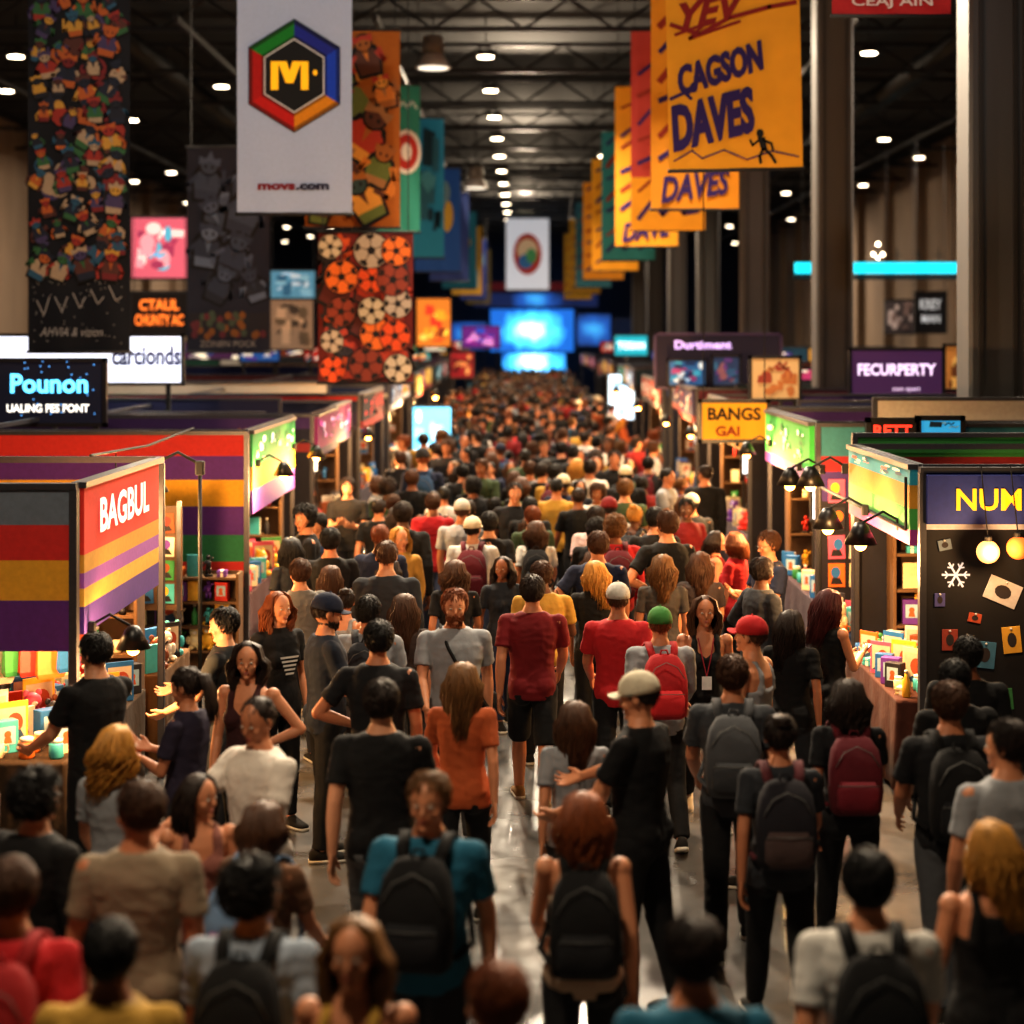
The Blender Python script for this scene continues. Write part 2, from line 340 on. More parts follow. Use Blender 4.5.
def person(x,y,rot,h,sex,pose,skin,hair,hc,top,tc,bot,bc,ex,label,group=None,face=True):
    sc=h/1.755; J=gs(sex,pose); r=thing('person',label,'person',(x,y,0),R(rot),group,sc)
    link('body',get(('b',sex,pose),lambda:slot(body_mesh(sex,pose))),r,skinm(skin))
    link('shirt' if top!='dress' else 'dress',get(('t',sex,pose,top),lambda:slot(top_mesh(sex,pose,top))),r,cloth(tc))
    link({'pants':'trousers','slim':'trousers','shorts':'shorts'}[bot],get(('p',sex,pose,bot),lambda:slot(bot_mesh(sex,pose,bot))),r,cloth(bc))
    for k in 'LR': link('shoe',get(('s',sex,pose,k),lambda:shoe_mesh(sex,pose,k)),r,cloth('8a6a44' if 'tan' in ex else ('d8d2c8' if 'ws' in ex else '17140f')))
    hd=J['head']; M3=J['hr']; E=M3.to_euler()
    def hp(n,me,m=None,off=(0,0,0)):
        o=link(n,me,r,m,loc=hd+M3@Vector(off)); o.rotation_euler=E; return o
    iscap=any(e.startswith('cap:') for e in ex)
    if iscap and hair in('short','curly'): hair='buzz'
    if hair: hp('hair',get(('h',hair),lambda:hair_mesh(hair)),hairm(hc))
    if face:
        for s in(-1,1):
            hp('eye',get('eye',eye_mesh),None,(s*.030,.0835,-.014)); hp('eyebrow',get('brow',brow_mesh),hairm(hc),(s*.031,.0885,.010))
        hp('mouth',get('mouth',mouth_mesh),None,(0,.0895,-.08))
    for e in ex:
        if e.startswith('cap:'):
            a,b=get('cap',cap_meshes); c=hp('cap',a,cloth(e[4:])); link('brim',b,c,cloth(e[4:]))
        if e=='beard': hp('beard',get('beard',beard_mesh),hairm(hc))
        if e=='glasses': hp('glasses',get('glasses',glasses_mesh))
        if e=='badge':
            m=MB(); dz=J['dz']; m.tube([(-.06,.085,1.45+dz),(-.03,.14,1.3+dz),(0,.15,1.17+dz)],.005,5); m.tube([(.06,.085,1.45+dz),(.03,.14,1.3+dz),(0,.15,1.17+dz)],.005,5); m.box((0,.155,1.12+dz),(.075,.004,.10),1)
            m.build('lanyard_badge',[cm('8a2030'),cm('d8d8d8')],r)
        if e=='print':
            m=MB()
            for i in range(5): m.poly([(-.08+.01*i,1.30-.03*i),(.08-.012*i,1.30-.03*i),(.075-.01*i,1.285-.03*i),(-.075+.01*i,1.285-.03*i)],.160)
            m.build('shirt_print',cm('c8c4bc'),r)
    PEOPLE.append((x,y)); return r,J
def bp_parts():
    b=MB(); 
    def rr(z,w,y0,y1):
        n=16; return [((w)*(abs(cos(t))**.45)*(1 if cos(t)>=0 else -1),(y0+y1)/2+(y1-y0)/2*(abs(sin(t))**.5)*(1 if sin(t)>=0 else -1),z) for t in[2*pi*j/n for j in range(n)]]
    b.loft([rr(1.0,.12,-.26,-.15),rr(1.03,.15,-.31,-.15),rr(1.15,.16,-.33,-.15),rr(1.28,.158,-.32,-.15),rr(1.38,.14,-.28,-.145),rr(1.44,.10,-.23,-.14),rr(1.455,.06,-.2,-.15)])
    p=MB(); p.loft([rr(1.04,.10,-.355,-.29),rr(1.07,.125,-.375,-.29),rr(1.17,.125,-.375,-.29),rr(1.22,.10,-.35,-.29)])
    z=MB(); z.tube([(-.12,-.358,1.2),(0,-.378,1.205),(.12,-.358,1.2)],.003,5); z.tube([(-.13,-.318,1.30),(-.08,-.3,1.38),(0,-.285,1.415),(.08,-.3,1.38),(.13,-.318,1.30)],.003,5)
    hnd=MB().tube([(-.03,-.19,1.45),(-.02,-.18,1.485),(.02,-.18,1.485),(.03,-.19,1.45)],.007,6)
    st=[]
    for s in(-1,1):
        m=MB(); pts=[(s*.075,-.16,1.42),(s*.088,-.10,1.480),(s*.092,-.02,1.515),(s*.096,.06,1.482),(s*.105,.132,1.38),(s*.12,.158,1.25),(s*.16,.11,1.12),(s*.195,-.02,1.06),(s*.15,-.165,1.04)]
        rings=[]
        for i,q in enumerate(pts):
            q=Vector(q); d=(Vector(pts[min(i+1,8)])-Vector(pts[max(0,i-1)])).normalized(); w=Vector((1,0,0)); w=(w-d*w.dot(d)).normalized() if abs(d.x)<.8 else Vector((0,1,0)); n=d.cross(w)
            ww=.026 if i<6 else .012
            rings.append([q+w*ww+n*.008,q-w*ww+n*.008,q-w*ww-n*.008,q+w*ww-n*.008])
        m.loft(rings); st.append(m.mesh('strap',cloth('222222')))
    return b.mesh('bag_body',cloth('222222')),p.mesh('front_pocket',cloth('222222')),z.mesh('zip',cm('5a5a58')),hnd.mesh('carry_handle',cloth('222222')),st
def backpack(x,y,rot,h,J,c,pc,label,front=False,group=None,sc=''):
    s=h/1.755; o=thing('backpack',label,'backpack',(x,y,J['dz']*s),R(rot+(180 if front else 0)),group,s)
    b,p,z,hn,st=get('bp',bp_parts); link('bag_body',b,o,cloth(c)); link('front_pocket',p,o,cloth(pc)); link('zip',z,o); link('carry_handle',hn,o,cloth(c))
    for m in st: link('strap',m,o,cloth(sc or c))
    return o
def shoulder_bag(x,y,rot,h,J,c,label,group=None):
    s=h/1.755; o=thing('shoulder_bag',label,'bag',(x,y,J['dz']*s),R(rot),group,s)
    def f():
        m=MB().tube([(.10,-.02,1.515),(.05,-.14,1.38),(-.05,-.165,1.2),(-.17,-.13,1.02),(-.225,0,.95)],.013,6); m.tube([(.10,-.02,1.515),(.05,.14,1.38),(-.05,.17,1.2),(-.17,.12,1.02),(-.225,0,.95)],.013,6)
        return MB().box((-.20,-.14,.93),(.2,.09,.2),b=.03).mesh('bag_body',cloth('222222')),m.mesh('strap',cloth('222222'))
    a,b=get('sb',f); link('bag_body',a,o,cloth(c)); link('strap',b,o,cloth(c)); return o
BK='0b0b0d';DG='2a2d33';GR='8f9297';WH='c9c6c0';NV='16203a';DR='6e1218';RD='b01f24'
DK='26170e';BR='4a2c16';GI='7c401a';BL='b8843a';HB='110d0b';LB='6e4a24'
HN={HB:'black',DK:'dark brown',BR:'brown',GI:'ginger',BL:'blonde',LB:'light brown'}
CN={'0b0b0d':'black','15161a':'black','2a2d33':'dark grey','8f9297':'grey','c9c6c0':'white','16203a':'navy','6e1218':'dark red','b01f24':'red','1f5f78':'teal blue','a8532a':'rust','b08a3c':'mustard','8a7a66':'beige','3a4a30':'olive','d8cfc4':'cream','5a3a78':'purple','2b4a8a':'blue','c98f8f':'pink','2e6a5a':'green','c86a20':'orange'}
SKN=['c98a66','b87a58','c08a6a','8a5538','5f3a26']
L=[ # px,ytop,h,sex,pose,rot,skin,hair,hc,top,tc,bot,bc,extras,desc
(400,935,1.66,'f','stand',170,0,'long',LB,'tank','b08a3c','slim',BK,[],'in mustard top with long fair hair facing camera at bottom edge'),
(500,940,1.68,'m','glance',0,1,'short',GI,'tee',BK,'pants',BK,[],'with short ginger hair and black top, bottom centre, seen from behind'),
(640,925,1.74,'m','stand',0,1,'short',DK,'tee','1f5f78','pants',BK,[],'in teal blue t-shirt with dark hair at bottom edge'),
(868,838,1.78,'m','walk',0,0,'short',HB,'tee',WH,'pants',DG,['bp:0b0b0d:0b0b0d:small black backpack'],'in white t-shirt with black hair walking away, bottom right'),
(990,822,1.66,'f','glance',5,0,'wavy',BL,'tank',BK,'slim',BK,[],'in black tank top with long blonde hair, bottom right corner'),
(245,862,1.70,'m','turned',-5,2,'curly',HB,'tee','8f9aa8','pants',DG,['bp:0b0b0d:15161a:black backpack'],'in pale blue-grey t-shirt with dark curly hair, bottom left'),
(120,915,1.66,'m','stand',0,3,'short',HB,'tee','b08a3c','pants',NV,[],'with dark hair and yellow top in the bottom left foreground'),
(12,848,1.76,'m','walk2',0,1,'short',BR,'tee',RD,'pants',BK,['bp:8f1a1c:5a1012:red backpack'],'in red t-shirt at the lower left edge'),
(135,782,1.76,'m','glance',5,1,'short',BR,'tee','8a7a66','pants',DG,[],'in beige t-shirt with short brown hair, lower left'),
(125,722,1.64,'f','turned',-10,0,'curlylong',BL,'tee',GR,'slim',NV,[],'in grey t-shirt with curly blonde hair, left side'),
(38,775,1.70,'m','stand',-30,2,'curly',HB,'long',BK,'pants',BK,[],'in long-sleeved black top with dark hair by left edge'),
(262,792,1.58,'f','walk',-20,1,'bob',BR,'tee','6a4a34','slim',DG,['bp:6a86a8:7a5a78:pale blue backpack'],'in brown t-shirt with short brown bob, lower left'),
(430,762,1.76,'m','walk',170,0,'short',LB,'tee','1f5f78','pants',DG,['bpf:0b0b0d:15161a:black backpack on the chest','glasses'],'in teal t-shirt and glasses facing camera, lower centre'),
(582,782,1.66,'f','walk2',0,0,'wavy',GI,'tank','a8917a','slim',BK,['bp:0b0b0d:15161a:black backpack'],'in beige tank top with wavy ginger hair, lower centre'),
(780,706,1.68,'f','walk',0,1,'bun',DK,'tee',DG,'slim',BK,['bp:1c1a22:4a3a38:patterned dark backpack:5a2a30'],'in dark grey t-shirt with hair in a bun'),
(640,674,1.80,'m','reach',60,0,'short',DK,'tee',BK,'pants',BK,['cap:c9bfa8'],'in cream cap and black t-shirt looking left, centre'),
(355,677,1.80,'m','walk',0,2,'short',DK,'tee',BK,'pants','5a5c5e',[],'in black t-shirt and grey jeans walking away, left of centre'),
(462,655,1.66,'f','walk2',-5,0,'long',LB,'tee','a8532a','slim',BK,[],'in rust top with long fair hair walking away'),
(378,622,1.78,'m','akimbo',-5,1,'short',HB,'tee','15161a','pants',BK,[],'in black t-shirt with black hair behind the grey-jeans walker'),
(575,694,1.56,'f','walk',5,0,'long',BR,'tee',GR,'slim',DG,[],'in grey top with long brown hair beside the cream cap'),
(660,602,1.70,'m','walk',5,0,'short',GI,'long',GR,'pants',BK,['cap:3f7a3a','bp:a01c22:c02a30:bright red backpack'],'in green cap and grey sleeves with red backpack'),
(772,650,1.76,'m','walk2',-5,1,'short',BR,'tee','3a3d42','pants',BK,['bp:4a4c50:3a3c40:grey backpack'],'in charcoal t-shirt with brown hair, right of centre'),
(752,618,1.74,'m','stand',60,0,'short',BR,'tank',GR,'pants',DG,['cap:b01f24'],'in red baseball cap and grey vest'),
(706,590,1.70,'f','walk',180,1,'long',BR,'tank',BK,'slim',BK,['badge','ws'],'in black with lanyard badge and white shoes facing camera'),
(850,668,1.66,'f','walk',0,1,'wavy',DK,'tee','15161a','slim',BK,['bp:5a1420:701a28:maroon backpack'],'in black t-shirt with long dark hair, right side'),
(915,658,1.72,'m','turned',10,2,'short',HB,'tee',BK,'pants',BK,[],'in black t-shirt with black hair near the right booth'),
(950,674,1.78,'m','walk2',0,1,'short',BR,'tee','15161a','pants','4a4c50',['bp:0b0b0d:15161a:plain black backpack'],'in black t-shirt and grey trousers, right side'),
(968,638,1.70,'m','stand',-10,3,'short',HB,'tee',BK,'pants',BK,[],'in black with dark hair just below the yellow-lettered sign'),
(1008,722,1.76,'m','glance',10,0,'short',DK,'tee',GR,'pants',DG,[],'in light grey t-shirt at the right edge'),
(828,590,1.66,'f','hold',-55,0,'long','4a1010','dress',BK,'slim',BK,['phone'],'in black dress with dark red hair looking at a phone'),
(786,606,1.62,'f','turned',-20,1,'long',DK,'tee',BK,'slim',DG,[],'in black t-shirt with long dark hair left of the phone user'),
(764,532,1.80,'m','hold',110,0,'short',BR,'tee',NV,'pants',DG,['glasses'],'in navy t-shirt and glasses facing left by right booth'),
(735,532,1.68,'f','stand',60,0,'bob',GI,'tee',RD,'slim',BK,[],'in red t-shirt with ginger bob by right booth'),
(535,570,1.80,'m','walk',0,1,'short',DK,'tee',DR,'shorts',BK,['tan'],'in dark red t-shirt and black shorts walking away, centre'),
(619,578,1.76,'m','walk2',-3,1,'short',BR,'tee',RD,'pants',BK,['cap:b8b4ac'],'in red t-shirt and pale grey cap walking away'),
(604,560,1.66,'f','glance',0,0,'wavy',BL,'tee',BK,'slim',BK,[],'with wavy blonde hair beside the pale grey cap'),
(585,503,1.80,'m','walk',0,1,'short',DK,'tee','d0b4b0','pants',DG,['sb:0b0b0d'],'in pale pink t-shirt with a black strap across the back'),
(505,506,1.80,'m','walk2',3,2,'short',HB,'tee',BK,'pants',BK,[],'in black t-shirt left of the pale pink t-shirt'),
(532,518,1.66,'f','walk',0,1,'curlylong',BR,'tee',WH,'slim',DG,['bp:15161a:2a2a30:black backpack'],'in white t-shirt with curly brown hair, centre'),
(446,582,1.82,'m','walk',185,0,'short',GI,'tee',GR,'pants',DG,['beard','sb:0b0b0d'],'in grey t-shirt with ginger beard facing camera'),
(400,527,1.70,'f','glance',170,0,'long',BL,'long','a8803c','slim',BR,[],'in mustard cardigan with long blonde hair facing camera'),
(328,594,1.80,'m','hold',-70,0,'short',DK,'tee','1a2230','pants',BK,['cap:1a2238','beard'],'in navy cap and dark t-shirt with beard, facing right'),
(287,594,1.72,'f','stand',-140,0,'wavy',GI,'tee',BK,'slim',BK,['print'],'in black printed t-shirt with wavy ginger hair, left'),
(248,642,1.68,'f','akimbo',165,0,'wavy',DK,'tank','3a1a1c','slim',BK,[],'in dark patterned tank top with long dark hair facing camera'),
(220,757,1.50,'f','glance',-160,0,'long',DK,'tank','8a5a50','slim',DG,[],'short girl in rose tank top facing camera, left'),
(262,705,1.72,'m','reach',140,1,'buzz',DK,'tee','d8cfc4','pants',DG,[],'in cream t-shirt with cropped hair turned to the left booth'),
(328,528,1.80,'m','stand',10,1,'short',HB,'tee',BK,'pants',BK,[],'in black t-shirt with black hair beside the left booth'),
(300,560,1.70,'m','stand',30,0,'short',BR,'tee','6a6660','pants',DG,[],'in grey-brown t-shirt by the left booth'),
(293,538,1.66,'f','stand',40,1,'long',HB,'tee','2a2d33','slim',BK,[],'with long black hair by the striped left booth'),
(318,514,1.74,'m','hold',140,2,'short',HB,'tee','3a4a66','pants',DG,[],'in slate blue top facing the left booth'),
(96,634,1.76,'m','reach',50,2,'short',HB,'tee',BK,'pants',BK,[],'in black t-shirt browsing below the red fascia sign'),
(455,555,1.66,'f','walk',0,1,'curlylong',BR,'tee','15161a','slim',BK,[],'with curly brown hair and black top behind the ginger beard'),
(368,588,1.74,'m','walk',0,1,'short',HB,'tee',GR,'pants',DG,['bp:2a2d33:3a3d43:dark grey backpack'],'in grey t-shirt between navy cap and ginger beard'),
(396,592,1.66,'f','walk2',0,1,'long',BR,'tee','3a2a24','slim',DG,[],'with long brown hair and dark brown top, left of ginger beard'),
(655,555,1.68,'f','stand',0,0,'wavy',LB,'tee','4a4540','slim',BK,[],'with wavy light brown hair and dark khaki top'),
(704,547,1.68,'f','walk',0,0,'long',BR,'tee','3a3030','slim',BK,[],'with long brown hair and dark brown t-shirt right of centre'),
(655,508,1.82,'m','stand',0,2,'short',HB,'tee',BK,'pants',BK,[],'tall in black t-shirt with broad shoulders right of centre'),
(530,458,1.84,'m','walk',0,1,'short',BR,'tee','7c8086','pants',DG,[],'in mid grey t-shirt deep in the centre crowd'),
(590,457,1.84,'m','walk2',0,1,'short',DK,'tee','d4d0c8','pants',DG,[],'in white t-shirt deep in the centre crowd'),
(462,500,1.80,'m','stand',0,1,'short',BR,'tee','9a9ca0','pants',DG,['cap:a8a49c'],'in light grey t-shirt and stone cap, left of centre'),
(188,668,1.64,'f','hold',70,1,'tail',DK,'tee','2a2438','slim',DG,[],'in dark violet t-shirt with ponytail at the left stall table'),
(232,606,1.70,'m','reach',80,2,'short',HB,'tee','1c2024','pants',DG,[],'in charcoal t-shirt reaching to the left stall goods'),
]
pos=[]
for p in L:
    d=F*(CH-p[2])/(p[1]-VY); pos.append([wx(p[0],d),d])
for it in range(90):
    for i in range(len(pos)):
        for j in range(i):
            dx=pos[i][0]-pos[j][0]; dy=pos[i][1]-pos[j][1]; D=math.hypot(dx,dy*.9)
            if D<.66:
                k=(.66-D)/2; dy=dy if abs(dy)>.02 else .02
                ux,uy=dx*.5/ (math.hypot(dx*.5,dy)+1e-6),dy/(math.hypot(dx*.5,dy)+1e-6)
                pos[i][0]+=ux*k*.5;pos[j][0]-=ux*k*.5;pos[i][1]+=uy*k*.5;pos[j][1]-=uy*k*.5
for p,(x,y) in zip(L,pos):
    px,yt,h,sex,pose,rot,sk,hair,hc,top,tc,bot,bc,ex,desc=p
    r,J=person(x,y,rot,h,sex,pose,SKN[sk],hair,hc,top,tc,bot,bc,ex,'person '+desc,face=True)
    short=' '.join(desc.split()[:7])
    for e in ex:
        q=e.split(':')
        if q[0] in('bp','bpf'): backpack(x,y,rot,h,J,q[1],q[2],q[3]+' worn by person '+short,front=q[0]=='bpf',sc=q[4] if len(q)>4 else '')
        if q[0]=='sb': shoulder_bag(x,y,rot,h,J,q[1],'black crossbody bag worn by person '+short)
        if e=='phone':
            s=h/1.755; M=Matrix.Rotation(R(rot),3,'Z'); w=M@(((J['Lwr']+J['Rwr'])*.5+Vector((0,.10,.03)))*s)
            t=thing('mobile_phone','dark phone held by the person with dark red hair','phone',(x+w.x,y+w.y,w.z),R(rot)); t.rotation_euler.x=R(-50)
            MB().box((0,0,0),(.075,.009,.15),b=.004).build('phone_body',cm('101216',rough=.3),t); MB().box((0,-.0052,0),(.066,.001,.135)).build('screen',em('9fc4e8',1.2),t)
# ---- the crowd behind
rnd=random.Random(11); auto=[]
TC=[(BK,38),('15161a',16),(DG,12),(NV,8),(GR,7),(WH,8),(RD,4),(DR,4),('1f5f78',2),('a8532a',2),('b08a3c',2),('8a7a66',4),('3a4a30',2),('2b4a8a',2),('c98f8f',1),('5a3a78',1)]
def pick(): 
    t=rnd.uniform(0,sum(w for _,w in TC))
    for c,w in TC:
        t-=w
        if t<=0: return c
    return BK
NAUTO=300-len(L); tries=0
while len(auto)<NAUTO and tries<400000:
    tries+=1; Y=14.5+rnd.random()**1.1*44; X=rnd.uniform(-2.5,2.5)
    # an irregular stream: clusters and gaps along both edges
    if abs(X)>1.5+.75*noise.noise(Vector((Y*.35,0 if X<0 else 7,2)))+.35 and rnd.random()<.75: continue
    if all((X-a)**2+(Y-b)**2>.30 for a,b in PEOPLE): auto.append((X,Y)); PEOPLE.append((X,Y))
YEND=max(b for a,b in auto)
recs=[]
for X,Y in auto:
    sex=rnd.choice('mmf'); hair=rnd.choice(['short','short','short','buzz','curly']) if sex=='m' else rnd.choice(['long','wavy','bob','tail','bun','curlylong','wavy'])
    hc=rnd.choice([HB,HB,DK,DK,DK,BR,BR,BR,LB,LB,GI,BL,BL] if sex=='f' else [HB,HB,HB,DK,DK,BR,BR,LB,GI]) ; tc=pick(); away=rnd.random()<.75
    rot=rnd.uniform(-24,24) if away else 180+rnd.uniform(-30,30)
    pose=rnd.choice(['stand','walk','walk2','walk','walk2','strap','hold','glance','turned','akimbo'] if away else ['walk2','walk','hold','glance','turned'])
    if abs(X)>1.6 and rnd.random()<.42:
        away=False; rot=(90 if X<0 else -90)+rnd.uniform(-35,35); pose=rnd.choice(['stand','hold','reach','glance','akimbo'] if abs(X)<2.2 else ['stand','hold','glance'])
    bag=rnd.random()<.3 and away and Y<36; cap=rnd.random()<.14 and sex=='m'
    recs.append([X,Y,sex,hair,hc,tc,rot,pose,bag,cap,rnd.gauss(1.79,.075) if sex=='m' else rnd.gauss(1.64,.07),rnd.choice(SKN)])
ORD=['nearest','second nearest','third nearest','fourth nearest','fifth nearest','sixth nearest','seventh nearest','eighth nearest','ninth nearest','tenth nearest']
keys={}
for r in sorted(recs,key=lambda r:r[1]):
    X,Y,sex,hair,hc,tc,rot,pose,bag,cap,h,sk=r; facing=Y<26 and abs(rot)>50
    hw={'short':'short','buzz':'cropped','curly':'curly','long':'long','wavy':'wavy','bob':'bobbed','tail':'ponytailed','bun':'bunned','curlylong':'loose curly'}[hair]
    side='left' if X<-.8 else ('right' if X>.8 else 'middle'); cn=CN[tc]; hn=HN[hc]
    if Y<40:
        k='%s %s hair, %s top'%(hw,hn,cn); c=keys.setdefault((k,side),0); keys[(k,side)]+=1
        lb='person with %s, %s in %s crowd'%(k,ORD[min(c,9)],side); g='people in the aisle crowd'
    else: lb='person in %s top deep in the blurred far crowd, %s of aisle'%(cn,side); g='far crowd %s %s'%(cn,side)
    ex=[]
    if cap: ex=['cap:'+rnd.choice(['1a1a1e','6e1218','1a2238','c9bfa8'])]
    _,J=person(X,Y,rot,h,sex,pose,sk,hair,hc,rnd.choice(['tee','tee','tee','long']) if sex=='m' else rnd.choice(['tee','tee','tank','long']),tc,'pants' if sex=='m' else 'slim',rnd.choice([BK,DG,NV,'3a4258']),ex,lb,g,face=facing)
    if bag:
        bc=rnd.choice(['15161a','2a2d33','5a1420','1c3a5a','3a4a30']); bn={'15161a':'black','2a2d33':'dark grey','5a1420':'maroon','1c3a5a':'blue','3a4a30':'olive'}[bc]
        (backpack(X,Y,rot,h,J,bc,bc,'%s backpack on person with %s %s hair, %s crowd, row %d'%(bn,hw,hn,side,int((Y-13)/1.5)),group='backpacks in the aisle crowd') if rnd.random()<.7 else shoulder_bag(X,Y,rot,h,J,bc,'%s crossbody bag on person with %s %s hair, %s crowd, row %d'%(bn,hw,hn,side,int((Y-13)/1.5)),group='crossbody bags in the aisle crowd'))
# stuff crowd
sm=MB(); cols=[BK,'15161a',DG,NV,BK,WH,RD,'1f5f78',BK,'b08a3c','8a7a66',GR]; hcs=[HB,DK,BR,LB]; MM=[cloth(c) for c in cols]+[hairm(c) for c in hcs]+[skinm(SKN[0]),skinm(SKN[3])]
spts=[]; tries=0
while len(spts)<400 and tries<60000:
    tries+=1; X=rnd.uniform(-2.4,2.4); Y=rnd.uniform(YEND-6,114)
    if abs(X)>1.3+.6*noise.noise(Vector((Y*.2,0 if X<0 else 7,2)))+.3 and rnd.random()<.7: continue
    if all((X-a)**2+(Y-b)**2>.40 for a,b in PEOPLE+spts): spts.append((X,Y))
for X,Y in spts:
        h=rnd.gauss(.98,.055); t=rnd.randrange(12)
        for s in(-1,1): sm.tube([(X+s*.09,Y,.02),(X+s*.1,Y,.5*h),(X+s*.09,Y,.92*h)],[.05,.065,.09],6,0)
        sm.loft([[(X+w*cos(2*pi*j/8),Y+dd*sin(2*pi*j/8),z*h) for j in range(8)] for z,w,dd in((.85,.16,.11),(1.1,.15,.11),(1.35,.21,.12),(1.44,.19,.09),(1.5,.07,.06))],t)
        for s in(-1,1): sm.tube([(X+s*.2,Y,1.42*h),(X+s*.24,Y,1.15*h),(X+s*.24,Y+.06,.88*h)],[.055,.045,.03],6,t)
        sm.tube([(X,Y,1.47*h),(X,Y,1.58*h)],.05,6,16); sm.ball((X,Y+.01,1.65*h),(.07,.085,.1),8,6,16); sm.ball((X,Y-.015,1.675*h),(.078,.092,.094),8,6,12+rnd.randrange(4))
o=sm.build('distant_crowd',MM,smooth=True,fix=False); tag(o,'densely packed distant crowd filling the far end of the aisle','crowd'); o['kind']='stuff'

# ============================================================ ROOM
HL=126.; WL=-18.; WR=16.; CZ=11.2
fm=bpy.data.materials.new('polished_concrete'); fm.use_nodes=True; nt=fm.node_tree; b=nt.nodes['Principled BSDF']
tc=nt.nodes.new('ShaderNodeTexCoord'); n1=nt.nodes.new('ShaderNodeTexNoise'); n1.inputs['Scale'].default_value=.9; n1.inputs['Detail'].default_value=8
n2=nt.nodes.new('ShaderNodeTexNoise'); n2.inputs['Scale'].default_value=6; n2.inputs['Detail'].default_value=6
rp=nt.nodes.new('ShaderNodeValToRGB'); rp.color_ramp.elements[0].color=(*lin('35373a'),1); rp.color_ramp.elements[1].color=(*lin('72706e'),1); rp.color_ramp.elements[0].position=.3; rp.color_ramp.elements[1].position=.7
mr=nt.nodes.new('ShaderNodeMapRange'); mr.inputs['To Min'].default_value=.10; mr.inputs['To Max'].default_value=.34
for a,c in((tc.outputs['Object'],n1.inputs['Vector']),(tc.outputs['Object'],n2.inputs['Vector']),(n1.outputs['Fac'],rp.inputs['Fac']),(rp.outputs['Color'],b.inputs['Base Color']),(n2.outputs['Fac'],mr.inputs['Value']),(mr.outputs['Result'],b.inputs['Roughness'])): nt.links.new(a,c)
struct(MB().box(((WL+WR)/2,HL/2-4,-.1),(WR-WL+1,HL+10,.2)).build('floor',fm))
struct(MB().box(((WL+WR)/2,HL/2-4,CZ+.1),(WR-WL+1,HL+10,.2)).build('ceiling',cm('0b0d11',rough=.9)))
wallm=mat('wall_panelling','8a7662',rough=.85,scale=2,var=.25,stretch=(1,.4,.2))
def wall(name,x,s):
    m=MB(); m.box((x+s*.15,HL/2-4,CZ/2),(.3,HL+10,CZ)); 
    for k in range(20): m.box((x-s*.12,2+k*6.4,CZ/2-.2),(.5,.9,CZ-.4))
    struct(m.build(name,wallm))
wall('wall_left',WL,-1); wall('wall_right',WR,1)
struct(MB().box(((WL+WR)/2,HL+.15,CZ/2),(WR-WL,.3,CZ)).build('wall_back',cm('182236',rough=.9)))
struct(MB().box(((WL+WR)/2,-8.5,CZ/2),(WR-WL,.3,CZ)).build('wall_front',cm('2a2624',rough=.9)))
colm=mat('column_steel','4c4a4a',rough=.6,scale=3,var=.2,stretch=(1,1,.1))
for i,d in enumerate((21,32,43,54,65,76,87)):
    t=thing('column','grey square column, %s in the right-hand row'%(['nearest','second nearest','third','fourth','fifth','sixth','seventh'][i]),'column',(5.52,d+.35,0))
    MB().box((0,0,(CZ-.05)/2),(.66,.66,CZ-.05),b=.04).build('shaft',colm,t)
    for s in(-1,1): MB().box((s*.2,-.345,CZ/2),(.05,.05,CZ-.1)).build('conduit',cm('2f2c2b',rough=.5),t)
    MB().box((0,0,.3),(.8,.8,.6),b=.05).build('base_guard',cm('3a3532'),t)
dk=cm('15181d',rough=.65)
for i in range(15):
    yk=38.5+i*6; m=MB()
    for z in(CZ-.35,CZ-1.0): m.box((-1,yk,z),(WR-WL-.6,.12,.10))
    n=34
    for k in range(n):
        x0=WL+.5+k*(WR-WL-1)/n; x1=x0+(WR-WL-1)/n; m.tube([(x0,yk,CZ-(.35 if k%2 else 1.0)),(x1,yk,CZ-(1.0 if k%2 else .35))],.03,4)
    tag(m.build('roof_truss',dk),'black steel roof truss crossing the hall, number %d of fifteen from the camera'%(i+1),'truss','roof trusses')
for i,x in enumerate((-13.,-7.,-3.,6.7,12.5)):
    tag(MB().box((x,80,CZ-1.2),(.10,88,.14)).build('ceiling_beam',dk),'black lengthwise ceiling beam, %s from the left wall'%['first','second','third','fourth','fifth'][i],'beam','lengthwise ceiling beams')
for i,x in enumerate((-9.3,10.1)):
    t=thing('air_duct','round grey ventilation duct under the %s ceiling'%['left','right'][i],'duct',(x,80,CZ-.75)); MB().tube([(0,-44,0),(0,44,0)],.32,14).build('duct_pipe',cm('1e2125',rough=.5,metal=.3),t,smooth=True)
    me=MB().tube([(0,0,0),(0,.15,0)],.35,14).mesh('duct_band',cm('2a2d32',metal=.3))
    for k in range(12): link('duct_band',me,t,loc=(0,-42+k*7.5,0))
hs=MB().lathe([(.05,.16),(.17,.14),(.21,.0),(.18,0)],14).mesh('housing',cm('2a2c30')); df=MB().lathe([(.18,.015),(.18,-.02),(.08,-.03)],14).mesh('diffuser',em('ffe9c8',13)); rod=MB().tube([(0,0,.14),(0,0,.95)],.012,6).mesh('drop_rod',dk)
rl=random.Random(6)
for j in range(15):
    for i,x in enumerate((-16,-13.6,-11.6,-7.8,-4.6,-.9,2.9,5.3,7.7,11.7,14.2)):
        if (i+j)%2 and i!=5: continue
        y0=41.3+j*5.6+rl.uniform(-1.2,1.2)*(i!=5)
        if y0>HL-4: continue
        t=thing('ceiling_light','small round ceiling light, row %d from camera, column %d from left'%(j+1,i+1),'ceiling light',(x+rl.uniform(-.15,.15)*(i!=5),y0,CZ-1.15),group='round ceiling lights'); link('housing',hs,t); link('diffuser',df,t); link('drop_rod',rod,t)
